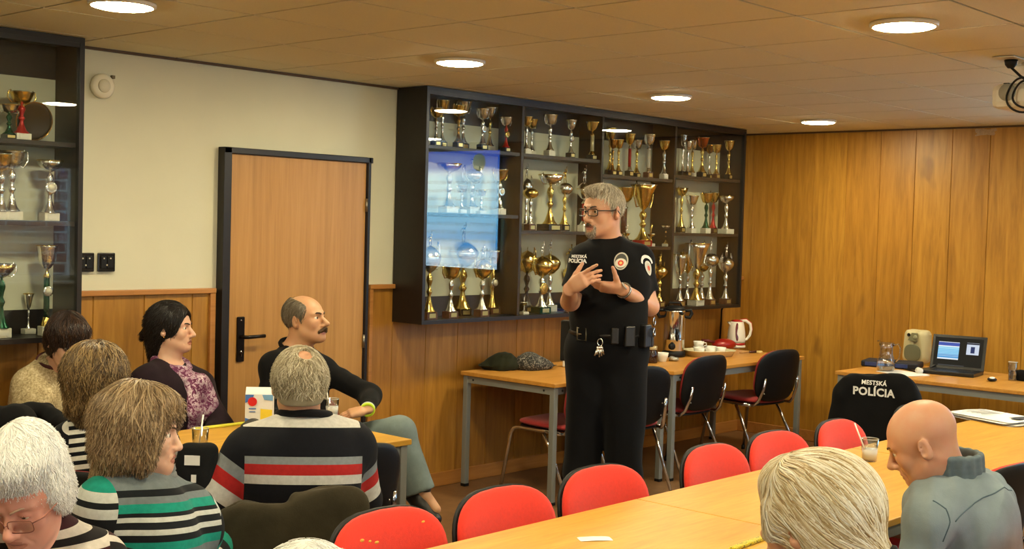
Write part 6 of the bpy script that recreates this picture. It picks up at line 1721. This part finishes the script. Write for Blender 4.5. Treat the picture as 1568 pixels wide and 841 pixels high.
MB().prism([(-.01, -.022), (.058, -.028), (.058, .034), (.02, .034)], -.013, .004, 1, X=FX @ Matrix.Translation((-.022, 0, .205))).build('tweeter_panel', M('grey_green_panel', (124, 122, 94), .6), spk)
MB().lathe([(.017, 0), (.015, .004), (0, .001)], n=22, X=Matrix.Translation((-.0835, -.028, .208)) @ Matrix.Rotation(-PI / 2, 4, 'Y')).build('tweeter', M('tweeter_pale', (150, 148, 118), .6), spk)
MB().lathe([(.013, 0), (.013, .004), (.009, .004), (.008, -.004), (0, -.005)], n=22, X=Matrix.Translation((-.071, .032, .222)) @ Matrix.Rotation(-PI / 2, 4, 'Y')).build('bass_port', BLACKP, spk)
# laptop
lp = empty('laptop', (4.25, -.05, .7506), .13, 'open black laptop on the desk showing a blue slide and a small window', 'laptop')
LBK = M('laptop_black', (17, 18, 20), .35)
MB().box((-.0, 0, .013), (.25, .375, .026), bev=.004).build('keyboard_base', LBK, lp)
kb = MB()
for i in range(5):
    for k_ in range(14): kb.box((.06 - .02 * i, .13 - .02 * k_, .0265), (.016, .016, .002))
kb.build('keys', M('key_black', (30, 30, 32), .5), lp, kind='stuff')
MB().box((-.085, 0, .0265), (.045, .085, .001)).build('touchpad', M('touchpad_grey', (44, 44, 46), .4), lp)
LX = Matrix.Translation((.122, 0, .018)) @ Matrix.Rotation(.28, 4, 'Y')
lid = MB().box((.006, 0, .125), (.012, .375, .25), LX, bev=.004).build('lid', LBK, lp)
MB().box((-.0012, 0, .128), (.001, .335, .205), LX).build('screen', emit('screen_desktop', (10, 11, 14), .6), lid)
SLM, nt, b = _nt('laptop_slide'); tc = nt.nodes.new('ShaderNodeTexCoord'); sp = nt.nodes.new('ShaderNodeSeparateXYZ'); nt.links.new(tc.outputs['Generated'], sp.inputs[0])
col = ramp(nt, sp.outputs[2], [(0, srgb((225, 235, 245))), (.08, srgb((56, 150, 214))), (.3, srgb((90, 186, 232))), (.62, srgb((140, 206, 236))), (.72, srgb((226, 236, 244))), (.78, srgb((34, 70, 170))), (.94, srgb((30, 60, 160))), (.97, srgb((235, 240, 248)))], 'CONSTANT')
ln = mth(nt, 'MULTIPLY', mth(nt, 'GREATER_THAN', mth(nt, 'SINE', mth(nt, 'MULTIPLY', sp.outputs[2], 75)), .5), mth(nt, 'LESS_THAN', sp.outputs[2], .68))
col = mixc(nt, col, srgb((230, 244, 250)), mth(nt, 'MULTIPLY', mth(nt, 'MULTIPLY', ln, .5), mth(nt, 'GREATER_THAN', sp.outputs[2], .12)))
b.inputs['Base Color'].default_value = (0, 0, 0, 1); nt.links.new(col, b.inputs['Emission Color']); b.inputs['Emission Strength'].default_value = 1.0
MB().box((-.0022, .068, .135), (.001, .145, .125), LX).build('slide_window', SLM, lid)
MB().box((-.0022, -.098, .158), (.001, .085, .085), LX).build('notes_window', emit('pale_window', (214, 224, 240), .9), lid)
MB().box((-.003, -.098, .150), (.001, .028, .046), LX).build('slide_thumbnail', emit('thumb_blue', (44, 62, 120), .6), lid)
MB().box((-.003, -.098, .194), (.001, .085, .010), LX).build('title_bar', emit('bar_navy', (20, 24, 50), .6), lid)
MB().box((-.003, .04, .03), (.001, .18, .006), LX).build('task_bar', emit('bar_grey', (90, 94, 100), .5), lid)
# mouse, cable, paper, glass, cap
ms = empty('computer_mouse', on(1519, 584), .4, 'small black and white computer mouse on the desk right of the laptop', 'mouse')
MB().ball((0, 0, .012), (.052, .031, .013), 20).build('mouse_body', BLACKP, ms); MB().ball((0, 0, .019), (.040, .020, .010), 18).build('top_shell', WHITEP, ms)
p0 = Vector((4.55, .30, .757)); tag(MB().tube([p0, (4.40, .33, .757), (4.22, .28, .757), (4.12, .16, .757), (4.16, .09, .76), (4.3, .12, .775), (4.42, .1, .80), (4.5, .07, .79), (4.55, .03, .757)], .005, 8).build('power_cable', BLACKP), 'black cable looping on the desk between speaker and laptop', 'cable')
pg = empty('plug_adapter', (4.06, .10, .7506), .9, 'white round adapter plug lying by the laptop corner', 'plug')
MB().tube([(-.03, 0, .022), (.01, 0, .022), (.03, 0, .022)], [.02, .022, .012], 14).build('plug_body', M('plug_white', (214, 212, 204), .4), pg)
pa = empty('paper_sheet', (3.96, .17, .7506), -.4, 'white paper sheet on the desk behind the jacket', 'paper')
MB().box((0, 0, .002), (.21, .297, .003)).build('sheet', WHITEP, pa); MB().box((.02, .01, .0042), (.20, .285, .001), Matrix.Rotation(.09, 4, 'Z')).build('upper_sheet', WHITEP, pa)
tumbler(on(1550, 583), 'tall water glass on the desk at the right edge', .030, .125, WATER, .55)
S = SDF(); S.ell((0, 0, .04), (.14, .11, .055), k=.02); S.ell((-.06, .10, .03), (.07, .05, .03), k=.04); S.ell((.08, -.06, .05), (.09, .08, .04), k=.03); S.ell((0, 0, -.1), (.6, .6, .1), k=.003, sub=True)
v, f = S.mesh(.006, folds(61, .012, 30)); o = np_mesh('uniform_cap', v, f, knit('black_cap_cloth', rgb=(12, 12, 14)), origin=(0, 0, 0)); o.location = (4.40, -.62, .7508); tag(o, 'black cloth cap lying on the desk behind the tall water glass', 'cap')

# ---------------------------------------------------------------- police jacket on a chair
jc = chair(3.14, -.13, -1.38, 'chair hidden under the black police jacket, at the desk', None, DREDF)
jc.scale = (1, 1, .95); XJ = Matrix.Translation((3.14, -.13, -.035)) @ Matrix.Rotation(-1.38, 4, 'Z')
Q = lambda x, y, z: A(XJ @ Vector((x, y, z)))
fx = A(XJ.to_3x3() @ Vector((0, 1, 0)))
S = SDF(); S.cone(Q(-.16, -.30, .835), Q(.16, -.30, .835), .045, .045, .03)
for s_ in (-1, 1):
    S.cone(Q(s_ * .12, -.30, .83), Q(s_ * .20, -.31, .76), .045, .05, .04); S.cone(Q(s_ * .20, -.31, .76), Q(s_ * .255, -.31, .45), .05, .045, .04); S.cone(Q(s_ * .255, -.31, .45), Q(s_ * .27, -.30, .22), .045, .042, .03)
for x0 in (-.15, -.07, 0, .07, .15): S.cone(Q(x0, -.325, .79), Q(x0 * 1.15, -.345, .22), .075, .085, .04, sq=(fx, 3.0)); S.cone(Q(x0, -.27, .80), Q(x0, -.2, .6), .06, .06, .03, sq=(fx, 3.2))
JM = knit('black_jacket_cloth', rgb=(9, 9, 11), bs=220); jd = folds(70, .008, 14, (1, 1, .3)); v, f = S.mesh(.006, jd)
bj = np.array([3.14, -.3, .2]); jk = np_mesh('jacket', v, f, JM, origin=tuple(bj)); tag(jk, 'black police jacket with white lettering hung over a chair at the desk', 'jacket')
def jstick(body, size, x, z, bold):
    vs, fs = text_mb(body, size, .0003, bold, 1.05)
    P = np.array([Q(x + p[0], -.50, z + p[2]) for p in vs], np.float32)
    for _ in range(16): P = P + fx.astype(np.float32) * (S.ev(P, None, jd) - .003)[:, None] * .8
    P = P - fx.astype(np.float32) * np.array([-p[1] for p in vs], np.float32)[:, None]
    MB().add([tuple(q) for q in P - bj], fs).build('jacket_lettering', bpy.data.materials['white_print'], jk)
jstick('POLÍCIA', .066, .0, .790, .0022); jstick('MESTSKÁ', .036, .0, .846, .001)

# ---------------------------------------------------------------- long table
ps = empty('printed_sheets', (2.33, -1.13, .7506), -.35, 'stack of white printed sheets at the far end of the long table', 'papers')
for i, (dx, dy, rz) in enumerate(((0, 0, 0), (.012, -.008, .05), (-.01, .01, -.04), (.0, .0, .02))):
    MB().pad(.30, .42, .004, n=14, bend=.006, X=Matrix.Translation((dx, dy, .004 + .007 * i)) @ Matrix.Rotation(rz, 4, 'Z') @ Matrix.Rotation(-PI / 2, 4, 'X')).build('sheet', WHITEP, ps)
mb = MB()
for i in range(7): mb.box((-.02, .14 - .022 * i, .0325), (.18 - .02 * (i % 3), .006, .0006))
mb.build('print_lines', M('grey_print', (120, 120, 120), .8), ps)
MB().box((.02, -.15, .0325), (.15, .06, .0008)).build('dark_box', M('dark_print', (62, 62, 64), .8), ps)
sl = empty('paper_slip', on(911, 826), -.62, 'small white paper slip lying on the near end of the long table', 'paper slip')
MB().pad(.105, .052, .0012, n=12, bend=.002, X=Matrix.Translation((0, 0, .002)) @ Matrix.Rotation(-PI / 2, 4, 'X')).build('slip', WHITEP, sl)
yl = empty('wrapped_snack_bar', on(1140, 838), .05, 'yellow patterned wrapper strip on the long table left of the blonde woman', 'wrapper')
yl.location = (-.93, -1.655, .7506)
YM, nt, b = _nt('yellow_foil'); f = noise(nt, coords(nt), 120, 2); nt.links.new(ramp(nt, f, [(.42, srgb((196, 176, 30))), (.5, srgb((232, 220, 90))), (.58, srgb((70, 66, 20)))], 'CONSTANT'), b.inputs['Base Color']); b.inputs['Roughness'].default_value = .3
MB().box((0, 0, .006), (.26, .022, .010), bev=.003).build('wrapper', YM, yl)
tumbler((.66, -1.24, .7506), 'glass of white drink with a straw on the long table, behind the blonde head', .036, .095, M('milky_drink', (232, 230, 222), .5), .55, (-.085, .03, .165))
# ---------------------------------------------------------------- near table
tumbler(on(306, 700), 'glass of milky coffee with a white straw on the near table', .033, .115, M('milk_coffee', (196, 146, 94), .5), .42, (.022, .014, .165))
tumbler(on(508, 641), 'glass with a white napkin in it, at the far end of the near table', .033, .095, M('white_napkin', (226, 224, 216), .8), .6, (-.03, .01, .16))
cb = empty('juice_carton', on(397, 652), -.72, 'small blue, white and red printed carton standing on the near table', 'carton')
cb.scale = (1.15, 1.15, 1.15)
MB().box((0, 0, .065), (.11, .055, .13), bev=.003).build('carton_body', M('carton_white', (222, 224, 226), .5), cb)
MB().prism([(-.026, .13), (.026, .13), (.0, .155)], -.054, .054, 0).build('gable_top', M('carton_white', (222, 224, 226), .5), cb)
def stick_on(name, pts, mat, y=-.0285): MB().prism(pts, y - .0012, y, 1).build(name, mat, cb)
CBL = M('carton_blue', (58, 110, 190), .45); CRD = M('carton_red', (206, 30, 34), .45); CYE = M('carton_yellow', (232, 208, 60), .5)
stick_on('blue_print', [(-.054, .128), (-.02, .128), (-.028, .105), (-.054, .095)], CBL)
stick_on('blue_print', [(.012, .128), (.054, .128), (.054, .104), (.02, .108)], M('carton_light_blue', (112, 164, 214), .5))
stick_on('blue_print', [(-.054, .002), (.0, .002), (-.01, .02), (-.054, .035)], CBL)
stick_on('red_badge', [(-.026 + .018 * math.cos(2 * PI * i / 20), .100 + .018 * math.sin(2 * PI * i / 20)) for i in range(20)][::-1], CRD, -.0298)
stick_on('yellow_panel', [(.006, .004), (.052, .004), (.052, .068), (.006, .072)], CYE)
stick_on('blue_line', [(-.04, .070), (-.012, .070), (-.012, .074), (-.04, .074)], CBL); stick_on('blue_line', [(-.038, .058), (-.014, .058), (-.014, .061), (-.038, .061)], CBL)
bk_ = empty('phone_case', on(384, 660), .3, 'dark grey rounded case lying in front of the carton', 'case')
S = SDF(); S.ell((0, 0, .02), (.055, .04, .024), k=.02); S.ell((.02, 0, .03), (.03, .03, .022), k=.02); S.ell((0, 0, -.05), (.3, .3, .05), k=.002, sub=True); v, f = S.mesh(.004); np_mesh('case_body', v, f, M('soft_grey_case', (48, 48, 46), .6), parent=bk_)
ys = empty('yellow_ribbon', (0, 0, 0), 0, 'flat yellow paper strip along the far edge of the near table', 'paper strip'); ys.location = (-.93, 1.135, .7506)
MB().box((0, 0, .004), (.34, .04, .006), bev=.001).build('strip', M('yellow_strip', (214, 208, 60), .6), ys)
bg_ = empty('shopping_bag', (0, 0, 0), -.85, 'black bag with white printed patches hanging at the near table edge below the coffee glass', 'bag')
bg_.location = Vector(V(302, 756, 4.50)); bz = bg_.location.z
S = SDF()
for x0 in (-.04, .0, .04): S.cone((x0, 0, .0), (x0 * .9, 0, .15), .045, .034, .02, sq=((0, 1, 0), 1.6))
v, f = S.mesh(.005, folds(81, .004, 30)); np_mesh('bag_body', v, f, knit('black_bag_cloth', rgb=(26, 27, 28)), parent=bg_)
MB().box((-.012, -.031, .125), (.055, .002, .035), Matrix.Rotation(.0, 4, 'Z')).build('white_patch', WHITEP, bg_)
MB().box((-.005, -.033, .06), (.018, .002, .028)).build('white_patch', WHITEP, bg_)
# black coat lying behind the striped woman
S = SDF(); S.cone(A(V(22, 628, 5.25)), A(V(70, 628, 5.35)), .030, .030, .04); S.cone(A(V(70, 628, 5.35)), A(V(90, 648, 5.25)), .030, .03, .03); S.cone(A(V(-15, 640, 5.2)), A(V(20, 680, 5.2)), .06, .09, .05); S.cone(A(V(30, 645, 5.2)), A(V(50, 740, 5.25)), .06, .09, .05)
v, f = S.mesh(.006, folds(90, .01, 22)); bb = np.array(V(40, 700, 5.25)); o = np_mesh('jacket', v, f, BLACKF, origin=tuple(bb)); tag(o, 'crumpled black jacket in front of the woman in the beige pullover, at the left edge', 'jacket')

# ---------------------------------------------------------------- projector
pj = empty('projector', (1.72, -1.50, H), 0, 'white ceiling projector with coiled black cables at the upper right edge', 'projector')
MB().lathe([(.0, -.001), (.09, -.001), (.09, -.008), (.03, -.018), (0, -.018)], n=28).build('ceiling_plate', M('projector_white', (206, 200, 184), .45), pj)
MB().tube([(0, 0, -.015), (0, 0, -.12)], .018, 12).build('mount_pole', M('projector_white', (206, 200, 184), .45), pj)
pb = MB().box((-.02, 0, -.165), (.30, .34, .115), bev=.03).build('projector_body', M('projector_white', (206, 200, 184), .45), pj)
MB().lathe([(.042, 0), (.042, .03), (.034, .034), (.03, .01), (0, .008)], n=28, X=Matrix.Translation((.128, -.07, -.165)) @ Matrix.Rotation(PI / 2, 4, 'Y')).build('lens', M('lens_black', (24, 24, 28), .1), pb)
MB().lathe([(.04, 0), (.04, .004), (0, .006)], n=24, X=Matrix.Translation((-.169, .09, -.15)) @ Matrix.Rotation(-PI / 2, 4, 'Y')).build('rear_vent', M('vent_grey', (150, 148, 136), .6), pb)
for i, y_ in enumerate((-.02, -.06, -.1)): MB().box((-.171, y_, -.175), (.006, .022, .016)).build('port', BLACKP, pb)
MB().box((-.07, .13, -.102), (.03, .03, .014), bev=.004).build('focus_button', BLACKP, pb)
so = empty('cable_socket', (1.515, -1.435, H), 0, 'black cable plug hanging from the ceiling beside the projector', 'cable plug')
MB().box((0, 0, -.004), (.20, .10, .006), bev=.002).build('cover_plate', M('projector_white', (206, 200, 184), .45), so); MB().lathe([(.03, -.008), (.026, -.03), (.014, -.045), (0, -.045)], n=16).build('plug', BLACKP, so)
pts = [(1.515, -1.435, H - .04), (1.54, -1.47, H - .08), (1.57, -1.52, H - .12)]
tag(MB().tube(pts + [(1.60, -1.56, H - .15)], .006, 8).build('projector_cable', BLACKP), 'black cable running down from the ceiling plug to the projector', 'cable')
for k_, (cx, rr) in enumerate(((1.53, .078), (1.527, .060))):
    cc = Vector((cx - .02 * k_, -1.49 - .02 * k_, H - .168)); q_ = [cc + Vector((.01 * math.sin(3 * a), -rr * math.cos(a) * .95, rr * math.sin(a))) for a in [2 * PI * i / 32 for i in range(32)]]
    tag(MB().tube(q_, .005, 8, closed=True).build('hanging_cable', BLACKP), ('outer' if k_ == 0 else 'inner') + ' loop of black cable coiled on the back of the projector', 'cable')
# worn patches on the nearest red chair
B = Matrix.Translation((0, -.248, .648)) @ Matrix.Rotation(.19, 4, 'X')
for px_, pz_, s_ in ((.11, .128, .9), (.075, .120, .6), (.047, .112, .8), (-.017, .170, 1.1), (-.045, .168, 1.2), (-.15, .140, .8)):
    rr_ = (abs(2 * px_ / .463) ** 3.3 + abs(2 * pz_ / .373) ** 3.3) ** (1 / 3.3)
    yy_ = .006 + .023 * max(0, 1 - rr_ ** 5) ** .5 + .035 * (2 * px_ / .463) ** 2
    MB().ball((px_, yy_ - .0005, pz_), (.014 * s_, .0022, .006 * s_), 10, B).build('worn_patch', M('yellow_foam_wear', (214, 160, 62), .9, var=.2, vs=200), worn_chair)
SC.view_settings.view_transform = 'Standard'; SC.view_settings.look = 'None'; SC.view_settings.gamma = 1.0
SC.view_settings.use_curve_mapping = False; SC.view_settings.exposure = 0.0
SC.cycles.max_bounces = 8; SC.cycles.diffuse_bounces = 4; SC.cycles.glossy_bounces = 4; SC.cycles.transparent_max_bounces = 12; SC.cycles.transmission_bounces = 8
SC.cycles.caustics_reflective = False; SC.cycles.caustics_refractive = False; SC.cycles.sample_clamp_indirect = 6.0
